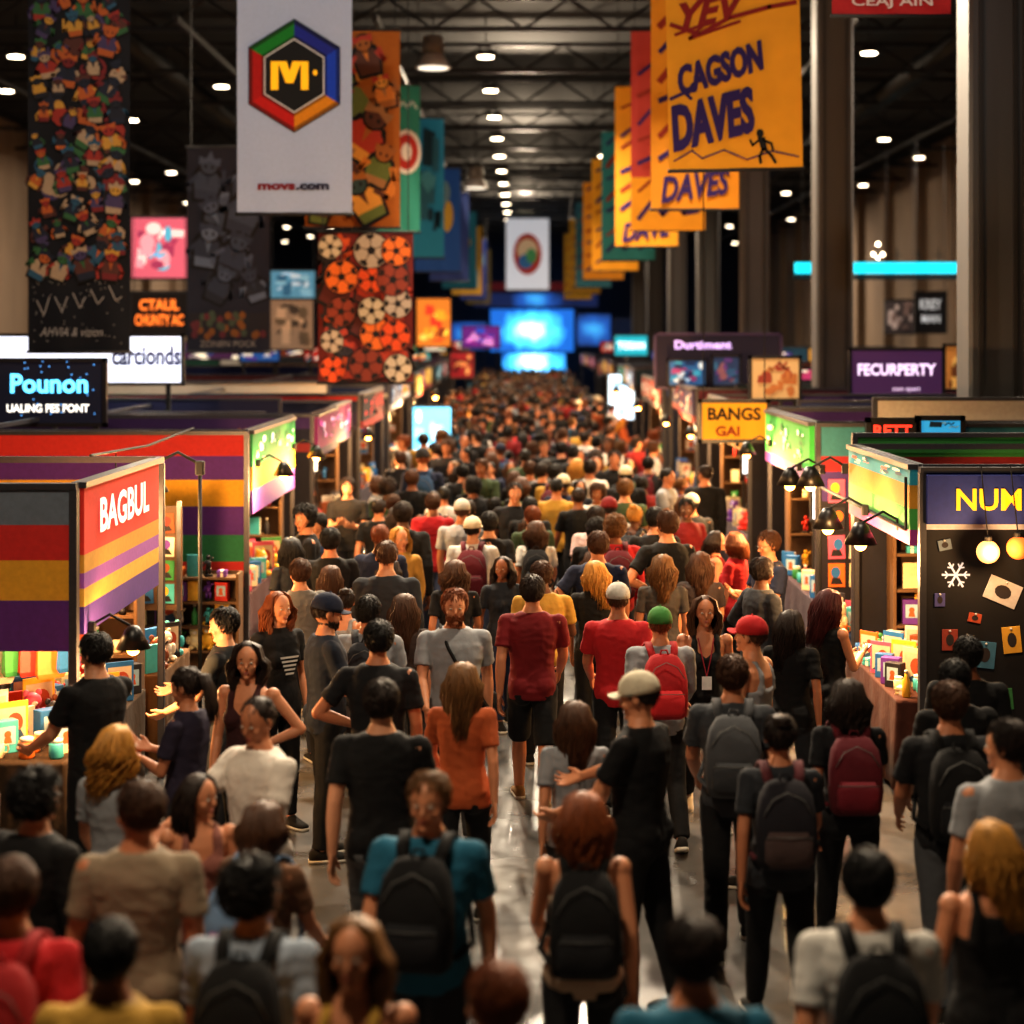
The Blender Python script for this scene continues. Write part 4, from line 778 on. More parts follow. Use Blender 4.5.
# ============================================================ GOODS
GC=['c03028','d8702a','e8b438','3a8a4a','2a6aaa','6a3a9a','e8dcc8','d05a7a','2a2a30','48b0b8','8a4a28','f0e0b0']
GN=dict(zip(GC,('red','orange','yellow','green','blue','purple','cream','pink','black','turquoise','brown','pale yellow')))
def gd(): 
    g={}
    pw=cm('f0e8d8',rough=.4); dkm=cm('1a1a1c')
    g['boxed_toy']=[('carton',MB().box((0,0,.11),(.16,.10,.22),b=.006).mesh('carton',dkm,False)),('display_window',MB().box((0,-.051,.12),(.11,.003,.12)).mesh('display_window',cm('a8c8d8',rough=.1),False)),('toy_print',MB().disc(0,.13,.025,.025,-.054,0,10).poly([(-.03,.07),(.03,.07),(.02,.11),(-.02,.11)],-.054,0).mesh('toy_print',cm('c86030'),False,False))]
    g['book']=[('cover',MB().box((-.001,0,.11),(.15,.035,.22),b=.003).mesh('cover',dkm,False)),('pages',MB().box((.004,0,.11),(.148,.028,.214)).mesh('pages',pw,False))]
    g['mug']=[('cup',MB().lathe([(.035,0),(.042,.01),(.042,.1),(.037,.1),(.035,.02)],14).mesh('cup',dkm)),('handle',MB().tube([(.04,0,.08),(.068,0,.078),(.072,0,.05),(.066,0,.03),(.04,0,.025)],.007,6).mesh('handle',dkm))]
    m=MB(); m.ball((0,0,.09),(.075,.06,.09)); m.ball((0,-.01,.21),(.065,.06,.06)); [m.ball((s*.075,-.02,.11),(.03,.03,.05),8,6) for s in(-1,1)]; [m.ball((s*.045,-.06,.03),(.032,.05,.03),8,6) for s in(-1,1)]
    g['plush_toy']=[('plush_body',m.mesh('b',dkm)),('ear',MB().ball((-.045,0,.265),(.024,.014,.026),8,6).mesh('ear',dkm)),('ear',MB().ball((.045,0,.265),(.024,.014,.026),8,6).mesh('ear',dkm)),('snout',MB().ball((0,-.065,.2),(.024,.018,.018),8,6).mesh('snout',pw))]
    g['bottle']=[('glass',MB().lathe([(.03,0),(.034,.01),(.034,.13),(.014,.17),(.014,.2)],12).mesh('g',dkm)),('cap',MB().lathe([(.016,.198),(.016,.22),(.01,.222)],10).mesh('cap',pw))]
    g['jar']=[('jar_body',MB().lathe([(.04,0),(.048,.012),(.048,.09),(.038,.105)],14).mesh('g',dkm)),('lid',MB().lathe([(.04,.104),(.042,.125),(.03,.13)],14).mesh('lid',pw))]
    g['art_print']=[('mount',MB().box((0,0,.16),(.24,.012,.32),b=.003).mesh('m',dkm,False)),('picture',MB().poly([(-.1,.04),(.1,.04),(.1,.28),(-.1,.28)],-.008,0).disc(.02,.17,.06,.07,-.0085,1).poly([(-.1,.04),(.1,.04),(.06,.12),(-.02,.09)],-.009,2).mesh('p',[cm('c8b8a0'),cm('a84a30'),cm('2a4a6a')],False,False))]
    m=MB(); m.tube([(-.02,0,.02),(-.015,0,.09)],[.012,.016],7); m.tube([(.02,0,.02),(.015,0,.09)],[.012,.016],7); m.tube([(0,0,.085),(0,0,.16)],[.026,.03],8); m.ball((0,0,.19),.024,9,7); m.tube([(-.03,0,.155),(-.05,-.01,.10)],.01,6); m.tube([(.03,0,.155),(.055,-.02,.19)],.01,6)
    g['figurine']=[('figure',m.mesh('f',dkm)),('stand',MB().lathe([(.045,0),(.045,.02),(.038,.025)],14).mesh('s',cm('16161a')))]
    m=MB(); rn=random.Random(1)
    for i in range(6): m.box((rn.uniform(-.005,.005),rn.uniform(-.005,.005),.006+i*.011),(.1,.14,.01))
    g['card_stack']=[('cards',m.mesh('c',dkm,False)),('paper_band',MB().box((0,0,.033),(.03,.146,.07)).mesh('b',pw,False))]
    m=MB(); m.loft([[(-.13,-.015,-.55),(.13,-.015,-.55),(.13,.015,-.55),(-.13,.015,-.55)],[(-.15,-.035,-.5),(.15,-.035,-.5),(.15,.035,-.5),(-.15,.035,-.5)],[(-.14,-.012,-.2),(.14,-.012,-.2),(.14,.012,-.2),(-.14,.012,-.2)]])
    g['tote_bag']=[('bag_body',m.mesh('t',dkm,False)),('handle',MB().tube([(-.07,0,-.2),(-.05,0,-.06),(0,0,0),(.05,0,-.06),(.07,0,-.2)],.008,6).mesh('h',pw))]
    P_=[(-.12,-.62),(.12,-.62),(.13,-.2),(.2,-.28),(.25,-.2),(.14,-.06),(.05,-.05),(-.05,-.05),(-.14,-.06),(-.25,-.2),(-.2,-.28),(-.13,-.2)]
    m=MB(); m.loft([[(a,-.02,b) for a,b in P_],[(a,.02,b) for a,b in P_]])
    m2=MB(); m2.disc(0,-.26,.06,.06,-.024,0,12)
    g['hanging_shirt']=[('garment',m.mesh('t',dkm,False)),('chest_print',m2.mesh('p',pw,False,False)),('hanger',MB().tube([(-.14,0,-.07),(0,0,-.01),(.14,0,-.07)],.006,6).tube([(0,0,-.01),(0,0,.05)],.004,5).mesh('h',pw))]
    return g
GD=gd()
def good(kind,loc,rz,c,label,group,sc=1.0):
    t=thing(kind,label,kind.replace('_',' '),loc,rz,group,sc)
    for i,(n,me) in enumerate(GD[kind]):
        link(n,me,t,cm(c,rough=.5) if i==0 or (n in('ear','handle') and kind!='tote_bag') else None)
    return t
NG=[0]
def fill(kinds,pts,rz,where,seed,sc=1.1):
    rn=random.Random(seed)
    for p in pts:
        k=rn.choice(kinds); c=rn.choice(GC); NG[0]+=1
        good(k,p,rz+rn.uniform(-.25,.25),c,'%s %s %s'%(GN[c],k.replace('_',' '),where),'%s %ss %s'%(GN[c],k.replace('_',' '),where),sc*rn.uniform(.92,1.1))
# ============================================================ BOOTHS
railm=cm('4a4a50',rough=.4,metal=.5)
def plight(t,loc,e,c=(1,.55,.22),r=.05):
    l=bpy.data.lights.new('bulb_light','POINT'); l.energy=e; l.color=c; l.shadow_soft_size=r
    o=bpy.data.objects.new('bulb_light',l); COL.objects.link(o); o.parent=t; o.location=loc
def lamp(x,y,z,s,where,light=0,rz=0,big=1.):
    t=thing('clamp_lamp','black cone clamp lamp with warm bulb '+where,'lamp',(x,y,z),rz,None,big)
    MB().box((0,0,.03),(.05,.05,.08),b=.008).build('clamp',cm('101012'),t); MB().tube([(0,0,.05),(s*.12,-.02,.12),(s*.26,-.05,.05)],.01,6).build('arm',cm('101012'),t,True)
    MB().lathe([(.03,0),(.05,-.03),(.11,-.14),(.115,-.14),(.055,-.02),(.03,.01)],16,c=(s*.28,-.05,.04)).build('shade',cm('0e0e10',rough=.4),t,True)
    MB().ball((s*.28,-.05,-.10),.045,10,7).build('bulb',em('ffb050',20),t,True)
    if light: plight(t,(s*.28,-.05,-.24),light)
def pendant(x,y,z,top,lab,e):
    t=thing('pendant_bulb',lab,'lamp',(x,y,z)); MB().ball((0,0,0),.05,12,8).build('bulb',em('ffb050',18),t,True); MB().lathe([(.02,.04),(.03,.06),(.03,.11),(.01,.12)],10).build('socket',cm('101012'),t); MB().tube([(0,0,.11),(0,0,top-z)],.006,5).build('cord',cm('101012'),t)
    if e: plight(t,(0,0,-.12),e)
def lightbox(x,y,z,w,h,c,e,lab):
    t=thing('light_box',lab,'light',(x,y,z)); MB().box((0,0,0),(w,.08,h),b=.01).build('casing',cm('202024'),t); MB().box((0,-.043,0),(w*.94,.006,h*.86)).build('lit_panel',em(c,e),t); pattern(t,w*.8,h*.7,['ffffff','e8c890','b8d0e0'],int(y),6,y=-.05,e=e*.7)
    for s in(-1,1): MB().box((s*w*.45,.03,-h/2-(z-h/2)/2),(.03,.03,z-h/2)).build('leg',cm('202024'),t)
    return t
def panel(x0,x1,y,bands,label,z0=0,th=.05,name='partition_wall'):
    t=thing(name,label,'partition',((x0+x1)/2,y,0)); m=MB(); M=[]
    zt=bands[0][0]
    for i,(za,zb,c) in enumerate(bands): m.box((0,0,(za+zb)/2),(abs(x1-x0),th,za-zb),i); M.append(cm(c))
    m.build('panel',M,t); MB().box((0,0,zt+.02),(abs(x1-x0)+.04,th+.04,.04)).build('top_rail',railm,t)
    for x in(-abs(x1-x0)/2,abs(x1-x0)/2): MB().box((x,0,(zt)/2),(.05,th+.03,zt)).build('upright',railm,t)
    return t
def table(s,xf,y0,y1,c,label,gk,where,seed,wd=.75,rows=3,step=.24,sc=1.1):
    xc=s*(xf+.1+wd/2); t=thing('display_table','folding display table '+label,'table',(xc,(y0+y1)/2,0)); L_=y1-y0
    MB().box((0,0,.735),(wd,L_,.03),b=.006).build('tabletop',cm('8a7a68'),t)
    for i in(-1,1):
        for j in(-1,1): MB().tube([(i*(wd/2-.06),j*(L_/2-.08),.72),(i*(wd/2-.06),j*(L_/2-.08),0)],.016,6).build('leg',railm,t)
    m=MB(); w2=wd/2+.012; l2=L_/2+.012
    def ring(z,e): 
        pts=[]; N=26
        for k in range(N): pts.append((-w2+2*w2*k/N,-l2))
        for k in range(N): pts.append((w2,-l2+2*l2*k/N))
        for k in range(N): pts.append((w2-2*w2*k/N,l2))
        for k in range(N): pts.append((-w2,l2-2*l2*k/N))
        return [(x*(1+e*(.5+.5*sin(i*1.3))/w2),y+(e*sin(i*1.3) if abs(abs(y)-l2)<.01 else 0),z) for i,(x,y) in enumerate(pts)]
    m.loft([ring(.05,.03),ring(.4,.018),ring(.73,.002),ring(.757,0)]); o=m.build('tablecloth',cloth(c),None,True); o.location=(xc,(y0+y1)/2,0); tag(o,'draped cloth over the display table '+label,'tablecloth')
    pts=[]; y=y0+.12
    while y<y1-.08:
        for r in range(rows): pts.append((xc+(r-(rows-1)/2)*(wd-.16)/max(1,rows-1),y,.758))
        y+=step
    fill(gk,pts,R(45) if s<0 else R(-40),where,seed,sc)
def shelf(xc,yc,w,h,n,label,gk,where,seed,rz=0,c='6a4e32',step=.2,dp=.3,back='5a4430'):
    t=thing('display_shelf',label,'shelf',(xc,yc,0),rz)
    for s in(-1,1): MB().box((s*w/2,0,h/2),(.03,dp,h),b=.004).build('side_panel',cm(c),t)
    MB().box((0,dp/2,h/2),(w,.015,h)).build('back_panel',cm(back),t)
    zs=[.35+i*(h-.40)/(n-1) for i in range(n)]
    for z in zs: MB().box((0,0,z),(w-.03,dp-.02,.025)).build('shelf_board',cm(c),t)
    pts=[]
    for z in zs:
        k=int((w-.1)/step)
        for i in range(k):
            lx=-w/2+.1+(i+.5)*(w-.2)/k; pts.append((xc+lx*cos(rz)+.04*sin(rz),yc+lx*sin(rz)-.04*cos(rz),z+.013))
    fill(gk,pts,rz,where,seed,.95)
def pins(x0,x1,y,z0,z1,nx,nz,where,seed):
    rn=random.Random(seed); w=(x1-x0)/nx; h=(z1-z0)/nz
    for i in range(nx):
        for j in range(nz):
            c=rn.choice(GC); c2=rn.choice(GC); t=thing('pinned_print','%s print pinned on %s'%(GN[c],where),'print',(x0+w*(i+.5),y-.006,z0+h*(j+.5)),0,'prints pinned on '+where); t.rotation_euler.y=rn.uniform(-.06,.06)
            MB().box((0,0,0),(w*.8,.008,h*.84),b=.002).build('sheet',cm(c),t); m=MB(); m.disc(rn.uniform(-.1,.1)*w,.1*h,w*.22,h*.2,-.006,0); m.poly([(-w*.3,-h*.32),(w*.3,-h*.32),(w*.15,-h*.1),(-w*.2,-h*.08)],-.0065,1); m.build('picture',[cm(c2),cm('1c1c24')],t,fix=False)
G1=['boxed_toy','book','mug','plush_toy','bottle','jar','figurine','card_stack','art_print']
def hangrow(x0,x1,y,z,n,seed,where,rz=0,sc=(.75,1.0)):
    rn=random.Random(seed)
    t=thing('hanging_rail','thin metal bar with goods hung from it '+where,'rail',((x0+x1)/2,y,z+.02)); MB().tube([(-(x1-x0)/2,0,0),((x1-x0)/2,0,0)],.012,6).build('bar',railm,t)
    for s in(-1,1): MB().tube([(s*(x1-x0)/2,0,0),(s*(x1-x0)/2,0,-z-.02)],.012,6).build('upright',railm,t)
    for i in range(n):
        c=rn.choice(GC); k=rn.choice(['hanging_shirt','tote_bag','tote_bag']); good(k,(x0+.12+(x1-x0-.24)*i/(n-1),y-.0,z-.04),rz+rn.uniform(.3,1.1),c,'%s %s hanging %s'%(GN[c],k.replace('_',' ').replace('hanging ',''),where),'goods hung '+where,rn.uniform(*sc))
def fascia(s,xf,y0,y1,bands,label,txt=None,tcol='e8e0d0',te=.6,tz=None,th_=.2,tw=.8,thick=.06,pat=None):
    L_=y1-y0; t=thing('fascia_sign',label,'sign',(s*xf,(y0+y1)/2,0),R(90)*(1 if s<0 else -1)); m=MB(); M=[]
    for i,(a,b,c) in enumerate(bands): m.box((0,0,(a+b)/2),(L_,thick,a-b),i); M.append(cm(c,emit=.12))
    m.build('board',M,t); MB().box((0,0,bands[0][0]+.02),(L_+.04,thick+.04,.04)).build('top_rail',railm,t)
    z=tz if tz else (bands[0][0]+bands[0][1])/2
    if txt: text(t,txt,L_*tw,th_,0,z,em(tcol,te) if te else cm(tcol),y=-thick/2-.01,bold=.03)
    if pat:
        hh=(bands[0][0]-bands[0][1])*.8; n=max(2,int(L_/1.0))
        for i in range(n):
            o=pattern(t,L_/n*.8,hh,pat,i*7+int(y0),9,y=-thick/2-.01,e=.7,name='sign_artwork'); o.location=(-L_/2+L_*(i+.5)/n,0,z)
def bframe(s,xf,y0,y1,top,dep,where):
    t=thing('booth_frame','metal pole frame of the '+where,'booth frame',(s*(xf+dep/2),(y0+y1)/2,0)); a=dep/2; l=(y1-y0)/2
    for i in(-1,1):
        for j in(-1,1): MB().box((i*a,j*l,top/2),(.055,.055,top),b=.008).build('post',railm,t)
    for j in(-1,1): MB().box((0,j*l,top+.03),(dep,.05,.05)).build('top_beam',railm,t)
    for i in(-1,1): MB().box((i*a,0,top+.03),(.05,2*l,.05)).build('top_beam',railm,t)
# L0 near table
table(-1,3.15,8.5,11.1,'2a1a14','in the near left corner',G1,'on near left corner table',21,rows=4,step=.2)
# L1
bframe(-1,2.95,11.75,14.6,2.55,3,'red-lettered left booth')
panel(-2.93,-5.9,11.7,[(2.58,2.35,'66707e'),(2.35,2.12,'c02a26'),(2.12,1.86,'d09a2a'),(1.86,1.53,'5a2a7a')],'striped grey, red, yellow and purple header at the left edge')
fascia(-1,2.92,11.8,14.2,[(2.58,2.14,'c42a1e'),(2.14,2.02,'b8862a'),(2.02,1.92,'8a4a98'),(1.92,1.80,'c89838'),(1.80,1.62,'4a2a78')],'red fascia with white letters and yellow and purple stripes','BAGBUL','e8d8d0',.8,th_=.24,tw=.66)
table(-1,2.95,11.9,14.4,'3a2a1a','under the red fascia sign',G1,'on table under the red fascia',22,rows=4,step=.17,sc=1.0)
shelf(-3.95,14.7,1.6,2.0,6,'wooden display shelf crammed with goods in red-lettered booth',G1,'on shelf in the red-lettered booth',23,step=.16)
shelf(-5.4,13.2,2.4,2.2,6,'tall back shelf of the red-lettered booth',G1,'on back shelf of red-lettered booth',24,rz=R(90),step=.22)
hangrow(-4.9,-3.05,12.5,1.62,14,91,'in the red-lettered booth',sc=(.5,.8))
for i,(yy,e) in enumerate(((12.0,70),(13.0,0),(14.1,110))): lamp(-3.02,yy,2.28 if i else 1.9,-1,'inside the red fascia, %s'%['front','middle','rear'][i],e)
lamp(-2.86,11.9,1.62,1,'hanging outside below the striped header',80)
# gap between L1 and L2
hangrow(-4.7,-3.35,16.6,1.75,11,92,'on the left garment rail',sc=(.5,.8))
pins(-4.55,-3.35,17.3,1.0,1.9,6,4,'the board behind the left garment rail',55)
t=thing('pin_board','brown board of pinned prints behind the left garment rail','board',(-3.95,17.33,0)); MB().box((0,0,1.45),(1.3,.04,1.0)).build('board',cm('5a4430'),t); [MB().box((s*.62,0,1.0),(.04,.05,2.0)).build('leg',railm,t) for s in(-1,1)]
table(-1,2.95,15.0,16.3,'6a4a28','in front of the left garment rail',G1,'on table by the garment rail',25,rows=4,step=.17,sc=1.0)
shelf(-3.55,18.6,1.2,1.15,4,'low wooden shelf of small goods before the rainbow partition',G1,'on low shelf by rainbow partition',26,step=.14)
lamp(wx(200,16.2),16.2,2.35,-1,'near the garment rail on the left',150,big=1.6)
t=thing('lamp_post','thin black pole carrying a clamp lamp by the garment rail','pole',(wx(200,16.2),16.2,0)); MB().tube([(0,0,0),(0,0,2.40)],.018,8).build('pole',cm('101012'),t,True); MB().lathe([(.18,0),(.18,.02),(.03,.04)],14).build('foot_plate',cm('101012'),t,True)
t=thing('light_cable','dark cable beam strung between the left booths','cable',(-3.5,16.7,2.62)); MB().tube([(0,-2.2,0),(0,0,-.05),(0,2.3,0)],.012,6).build('cable',cm('101012'),t)
pendant(-3.5,15.4,2.0,2.58,'warm bare bulb hanging over the left garment table',110)
# L2 rainbow
SB=[(2.55,2.33,'b82a26'),(2.33,2.08,'5a2a80'),(2.08,1.80,'e0a428'),(1.80,1.50,'5a2a80'),(1.50,1.22,'2a7a50'),(1.22,.95,'b82a26'),(.95,0,'2a2438')]
bframe(-1,2.95,19.0,22.8,2.55,3,'rainbow striped left booth'); panel(-2.93,-6.9,18.95,SB,'rainbow striped partition facing the camera on the left')
fascia(-1,2.92,19.1,22.6,[(2.55,2.2,'2a8a4a'),(2.2,1.95,'c8982a'),(1.95,1.7,'5a2a80')],'green, yellow and purple fascia on the rainbow booth',pat=['c8e8d0','1a5a30','e8e0a0'])
table(-1,2.95,19.2,22.6,'4a2a30','under the green and yellow fascia',G1,'on table under the green fascia',27,step=.22)
shelf(-3.9,22.9,1.6,2.2,6,'brightly filled shelf at the end of the rainbow booth',G1,'on rainbow booth end shelf',28,step=.16)
for i,(yy,e) in enumerate(((19.3,130),(22.3,160))): lamp(-2.86,yy,2.2,1,'on the green and yellow fascia, %s'%['front','rear'][i],e)
rb=random.Random(90); NTH=['nearest','second','third','fourth','fifth','sixth','seventh','eighth']
FN={'1a1c2c':'navy','8a2a24':'red','2a4a7a':'blue','c89030':'amber','3a7a5a':'green','6a2a70':'purple'}
def genbooth(s,xf,y0,y1,top,dep,nc,fc,fb,pat,where,seed,ccl='3a2a38',goods=True,light=150):
    bframe(s,xf+.02,y0,y1,top,min(dep,3),where)
    panel(s*(xf),s*(xf+dep),y0-.05,nc,'partition facing the camera on the '+where)
    n=max(1,int((y1-y0)/2.2))
    for q in range(1,n+1):
        yq=y0+(y1-y0)*q/(n+1); tp=top+rb.uniform(-.12,.28); c=rb.choice([('5a1a20','maroon'),('16285a','navy'),('2a5a50','green'),('3a2668','violet'),('1c2044','indigo'),('b8862a','amber'),('a8a298','ivory'),('16161c','black')])
        panel(s*(xf+.95),s*(xf+rb.uniform(3,max(3.2,dep))),yq,[(tp,tp-.22,c[0]),(tp-.22,0,'1c1a24')],'%s-topped inner partition, %s one in the %s'%(c[1],NTH[min(7,q-1)],where))
    fn=max(1,int((y1-y0)/2.4)); fcs=[fc]+list(FN)
    for q in range(fn):
        ya=y0+.1+(y1-y0-.2)*q/fn; yb_=y0+.1+(y1-y0-.2)*(q+1)/fn-.08; c=fcs[0 if q==0 else (q+seed)%7]; dt=rb.uniform(-.06,.12)*(q>0)
        fascia(s,xf-.03+(q%2)*.05,ya,yb_,[(top+dt,top+dt-.46,c),(top+dt-.46,top+dt-.58,fb)],'%s aisle fascia board of the %s'%(NTH[min(7,q)]+(' '+FN[c] if c in FN else ''),where),pat=pat)
    if goods:
        table(s,xf,y0+.2,y1-.3,ccl,'in the '+where,G1,'on table in the '+where,seed,rows=2,step=.32)
        shelf(s*(xf+.95),y1-.3,1.5,2.1,5,'filled display shelf at the end of the '+where,G1,'on end shelf of the '+where,seed+1,step=.2)
        lightbox(s*(xf+.75),y0+(y1-y0)*.55,1.75,1.0,.55,'fff0d8' if s<0 else 'f0f4ff',2.2,'bright lit display box inside the '+where)
    for i,yy in enumerate(((y0+.6,y1-.8) if y0<30 else (y0+rb.uniform(1,3),))): lamp(s*(xf-.09),yy,top-.35-rb.uniform(0,.3),-s if rb.random()<.6 else s,'on the %s, %s one'%(where,['front','rear'][i]),light*(1 if y0<34 else 1.8) if y0<60 else 0,big=1 if y0<40 else 1.3)
def bands(top,*cs):
    r=[];z=top
    for c,hh in cs: r.append((z,z-hh,c)); z-=hh
    r.append((z,0,'1c1a24')); return r
genbooth(-1,2.95,25,30.5,2.48,8.5,bands(2.48,('3a1f58',.16),('15162a',.2),('8a2a28',.12)),'7a1f5a','2a1a48',['e8c8e0','c04a9a','3a1a3a'],'purple-signed left booth',41)
genbooth(-1,2.95,32,37.5,2.55,9.5,bands(2.55,('a82420',.08),('1a2440',.2),('2a2048',.3)),'1a1420','a82420',['e83a30','3a1a1a'],'black and red left booth',43)
genbooth(-1,2.95,39,46,2.6,10,bands(2.6,('1a2a4a',.2),('c8b8a0',.1)),'2a3a58','c8c8c8',['a8d0e8','4a6a98'],'slate blue left booth',45)
genbooth(-1,2.95,48,56,2.6,11,bands(2.6,('5a1a1c',.3)),'c8a848','8a2a20',['8a2a20','f0e0a0'],'golden-signed left booth',47,goods=False)
genbooth(-1,2.95,59,70,2.7,12,bands(2.7,('1a4a5a',.4)),'2a6a7a','101820',['d8f0f0','104a58'],'teal-signed far left booth',49,goods=False)
genbooth(-1,2.95,74,92,2.8,12,bands(2.8,('4a2a5a',.4)),'5a2a6a','101820',['f0d8f0','c04ab0'],'violet-signed far left booth',51,goods=False)
# R1
panel(3.0,6.2,13.6,[(2.55,2.16,'28357e'),(2.16,2.12,'c8c8d0'),(2.12,0,'0c0c14')],'black partition with navy header at the right edge')
t=thing('header_sign','navy header sign with yellow NUM letters at right edge','sign',(3.95,13.55,2.35)); MB().box((0,0,0),(1.86,.04,.37),b=.005).build('board',cm('28357e'),t); text(t,'NUM',.49,.165,-.465,0,em('f0b020',.9),y=-.03,bold=.02)
t=thing('snowflake_sticker','white snowflake sticker on the black right partition','sticker',(wx(958,13.5),13.565,wz(576,13.5))); m=MB()
for k in range(6): a=R(60*k); m.rib([(0,0),(.1*cos(a),.1*sin(a))],.016,0); m.rib([(.06*cos(a)+.03*cos(a+.9),.06*sin(a)+.03*sin(a+.9)),(.06*cos(a),.06*sin(a)),(.06*cos(a)+.03*cos(a-.9),.06*sin(a)+.03*sin(a-.9))],.011,0)
m.build('flake',cm('c8ccd8',emit=.3),t,fix=False)
for i,(px,py,ww,hh,c,n,rt) in enumerate(((1003,592,.26,.18,'b8b4b8','tilted white card',.4),(950,640,.12,.16,'8a3a30','small red card',0),(985,655,.16,.2,'3a6a8a','blue card',.1),(1012,640,.14,.2,'c89a3a','yellow card',-.1),(945,545,.1,.08,'6a7a8a','small grey card',-.2),(962,690,.16,.2,'6a3a78','violet card',.1),(1000,700,.2,.16,'3a7a4a','green card',-.1),(975,618,.1,.07,'a84a30','tiny orange card',.2),(940,600,.08,.1,'4a4a88','tiny indigo card',0))):
    t=thing('pinned_card',n+' pinned to the black right partition','card',(wx(px,13.56),13.565,wz(py,13.56))); t.rotation_euler.y=rt; MB().box((0,0,0),(ww,.008,hh),b=.002).build('card',cm(c),t); m=MB(); m.disc(0,.0,ww*.25,hh*.28,-.006,0,12); m.build('card_picture',cm('2a2428'),t,fix=False); MB().ball((0,-.008,hh*.42),.01,8,5).build('pin',cm('c8c8c8',metal=.6),t)
for i,(px,py,c,n) in enumerate(((988,552,'ffb060','round glowing paper lantern left one'),(1018,548,'e86a28','round orange paper lantern right one'))):
    t=thing('paper_lantern',n+' before the black partition','lantern',(wx(px,13.3),13.3,wz(py,13.3))); MB().ball((0,0,0),.085,18,12).build('globe',em(c,1.0 if i else 1.9),t,True); MB().lathe([(.03,.08),(.03,.11),(.02,.115)],10).build('collar',cm('16120e'),t); MB().tube([(0,0,.10),(0,.2,2.6-t.location.z)],.005,5).build('cord',cm('16120e'),t)
    if not i: plight(t,(0,-.2,0),26)
bframe(1,3.02,13.7,16.4,2.55,3,'near right booth with navy header')
panel(3.02,8.5,16.5,[(2.66,2.48,'2f7a38'),(2.48,2.22,'7e1a1c'),(2.22,2.1,'c8902a'),(2.1,0,'1a1822')],'tall green and dark red partition behind the navy header')
fascia(1,2.97,13.75,16.35,[(2.56,2.44,'2a8a98'),(2.44,2.26,'b07a22'),(2.26,2.1,'3f8a3a'),(2.1,1.98,'8a2a6a')],'multicoloured striped fascia above the right counter',pat=['e8e0a0','1a3a48','c04a2a'])
table(1,2.80,13.95,16.2,'4a2418','covered in cards at the near right counter',['card_stack','art_print','boxed_toy','figurine','card_stack','jar','mug','bottle'],'on the near right counter',61,wd=.95,rows=6,step=.14,sc=.9)
shelf(3.95,16.2,1.3,2.0,6,'shelf of goods behind the near right counter',G1,'on shelf behind near right counter',63,step=.15)
shelf(5.3,15.2,2.0,2.0,6,'tall back shelf of the near right booth',G1,'on back shelf of near right booth',64,rz=R(-90),step=.2)
for i,(px,py,d,e) in enumerate(((865,520,15.2,110),(900,535,14.2,120),(845,478,16.3,0),(822,478,17.6,130))): lamp(wx(px,d),d,wz(py,d)+.05,-1,'over the right counter, %s from camera'%['second','nearest','third','fourth'][i],e,big=1.15)
t=thing('lamp_rail','thin black rail carrying the clamp lamps on the right','rail',(2.92,15.7,2.1)); MB().tube([(0,-1.9,0),(0,2.1,0)],.015,6).build('rail_bar',cm('101012'),t,True); MB().tube([(0,-1.9,0),(0,-1.9,.4)],.012,6).build('hanger_rod',cm('101012'),t); MB().tube([(0,2.1,0),(0,2.1,-2.1)],.015,6).build('support_pole',cm('101012'),t)
table(1,2.85,17.0,18.2,'24406a','between the two near right booths',G1,'on small table between right booths',62,rows=5,step=.15,sc=.95)
# R2
genbooth(1,3.0,18.5,22.2,2.66,6,[(2.66,2.36,'2f6f7a'),(2.36,2.2,'8a1f24'),(2.2,1.9,'3f2a68'),(1.9,0,'1c1822')],'2f9a3a','6a2a78',['c8e8b8','1a5a20','e8e0a0'],'green-signed right booth',65)
pins(3.08,4.6,18.42,1.0,2.15,7,4,'the near side of the green-signed right booth',66)
t,w,h=sign(868,420,916,441,18.3,cm('1a1418'),'dark strip sign with red letters on the green-signed booth',True); text(t,'RETT',w*.8,h*.55,0,0,em('e83a28',1.4),bold=.03)
t,w,h=sign(918,418,962,442,18.3,em('2a8ab8',.8),'bright blue strip sign left of the nearest column',True); pattern(t,w*.9,h*.8,['103048','8ad0f0'],5,8)
genbooth(1,3.05,24.5,30,2.6,6,bands(2.6,('4a2a6a',.2),('c8b898',.08),('1a1a2a',.4)),'5a3a7a','c8902a',['e8d8f0','c8902a','2a1a4a'],'violet-signed right booth',67)
genbooth(1,3.05,32,38,2.65,7,bands(2.65,('5a1c30',.25),('2a2a3a',.3)),'3a2a4a','a82a20',['f0c8a0','a82a20'],'plum-signed right booth',69)
genbooth(1,3.05,40,47,2.6,8,bands(2.6,('24385a',.3)),'a83a2a','2a1a20',['f0e0c8','5a1a10'],'red-signed right booth',71)
genbooth(1,3.05,50,58,2.7,9,bands(2.7,('1a3a4a',.4)),'2a4a7a','101820',['c8e0f0','3a8ac8'],'blue-signed right booth',73,goods=False)
genbooth(1,3.05,62,74,2.7,10,bands(2.7,('3a2a2a',.4)),'b8862a','101820',['2a1a10','f0d890'],'yellow-signed far right booth',75,goods=False)
genbooth(1,3.05,78,96,2.8,10,bands(2.8,('2a2a4a',.4)),'8a2a50','101820',['f0d0e0','4a1030'],'crimson-signed far right booth',77,goods=False)
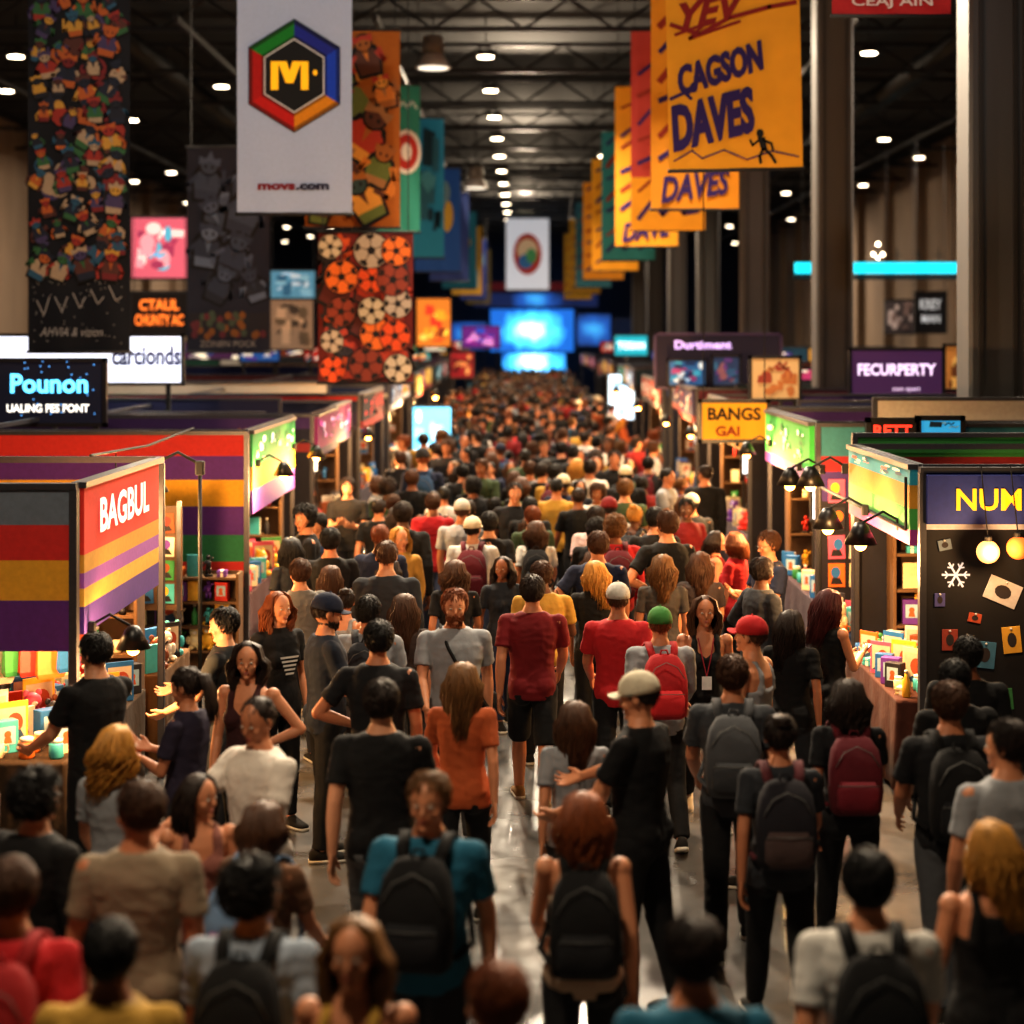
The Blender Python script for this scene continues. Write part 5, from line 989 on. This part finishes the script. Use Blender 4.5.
# outer rows: partitions with lit headers
rn=random.Random(77); oc=[('7a1f24','maroon'),('1f3a6a','navy'),('2a6a5a','green'),('6a3a7a','violet'),('b8862a','amber'),('a8481f','orange'),('3a6a8a','steel blue'),('c8c0b0','ivory')]
k=0
for s,x0,x1 in((-1,9.5,15),(1,8.6,14)):
    for i,d in enumerate((34,44,56,68,82,98)):
        c,n=oc[(k*3+i)%8]; top=2.7+rn.uniform(0,.9)
        t=panel(s*x0,s*x1,d,[(top,top-.7,c),(top-.7,0,'201c26')],'%s headed wall in the outer %s booths, %s from camera'%(n,'left' if s<0 else 'right',NTH[i]),name='booth_wall')
        for q in range(3):
            o=pattern(t,1.5,.55,[oc[(i+q+3)%8][0],'e8dcc0',oc[(i+q+5)%8][0]],i*5+q+k,9,y=-.05,e=.9,name='header_artwork'); o.location=(-1.8+1.8*q,0,top-.35)
    k+=1

# ============================================================ LIGHT + CAMERA
def area(x,y,z,sz,e,c,rot=(0,0,0)):
    l=bpy.data.lights.new('overhead','AREA'); l.size=sz; l.energy=e; l.color=c
    o=bpy.data.objects.new('overhead_light',l); COL.objects.link(o); o.location=(x,y,z); o.rotation_euler=rot; return o
def spot(x,y,z,tx,ty,tz,e,ang,c,r=.15):
    l=bpy.data.lights.new('spot','SPOT'); l.energy=e; l.spot_size=R(ang); l.spot_blend=.6; l.color=c; l.shadow_soft_size=r
    o=bpy.data.objects.new('added_banner_spot',l); COL.objects.link(o); o.location=(x,y,z); o.rotation_euler=(Vector((tx,ty,tz))-Vector((x,y,z))).to_track_quat('-Z','Y').to_euler()
WC=(1,.82,.60)
# area lamps point down (-Z); a negative tilt about X turns them towards the camera end, so heads and shoulders are rimmed
for x,y,e,tl in((-2,5,330,28),(2.5,13,520,-40),(-2,19.5,1250,-44),(2,26,1350,-44),(-2,33,1300,-42),(1,37.5,1100,-30)): area(x,y,9.6 if y>24 else 8.8,.6,e,WC,(R(tl),0,0))  # the forward-tilted first one is an unseen fill added for the near end
spot(-2.8,11.5,9.8,-3.6,27,6.4,1500,46,(1,.94,.86)); spot(1.5,9,9.6,2.6,23,7,1100,36,(1,.94,.86))  # unseen spots added to brighten the hanging banners
for y in(50,66,82,98): area(0,y,CZ-1.25,.5,1500,(1,.80,.58),(R(-34),0,0))
for x,y in((-12,32),(10.5,32),(-12,56),(10.5,56),(-11,88),(10.5,88)): area(x,y,9.8,.8,900,(1,.82,.64))  # unseen washers added to lighten the side walls
W=bpy.data.worlds.new('hall'); S.world=W; W.use_nodes=True; bg=W.node_tree.nodes['Background']; bg.inputs[0].default_value=(.10,.16,.24,1); bg.inputs[1].default_value=.25
cam=bpy.data.cameras.new('cam'); co=bpy.data.objects.new('camera',cam); COL.objects.link(co); S.camera=co
co.location=(0,0,CH); co.rotation_euler=(R(90),0,0); cam.sensor_width=36; cam.lens=36*F/1024; cam.shift_x=-(VX-512)/1024; cam.shift_y=-(512-VY)/1024
cam.clip_end=300; cam.dof.use_dof=True; cam.dof.focus_distance=13.8; cam.dof.aperture_fstop=1.1
S.view_settings.view_transform='Standard'
try: S.view_settings.look='Medium High Contrast'
except Exception as e: print('look',e)
S.view_settings.exposure=.25
print('people',len(PEOPLE),'goods',NG[0],'yend',YEND,'objs',len(bpy.data.objects),'look',S.view_settings.look)
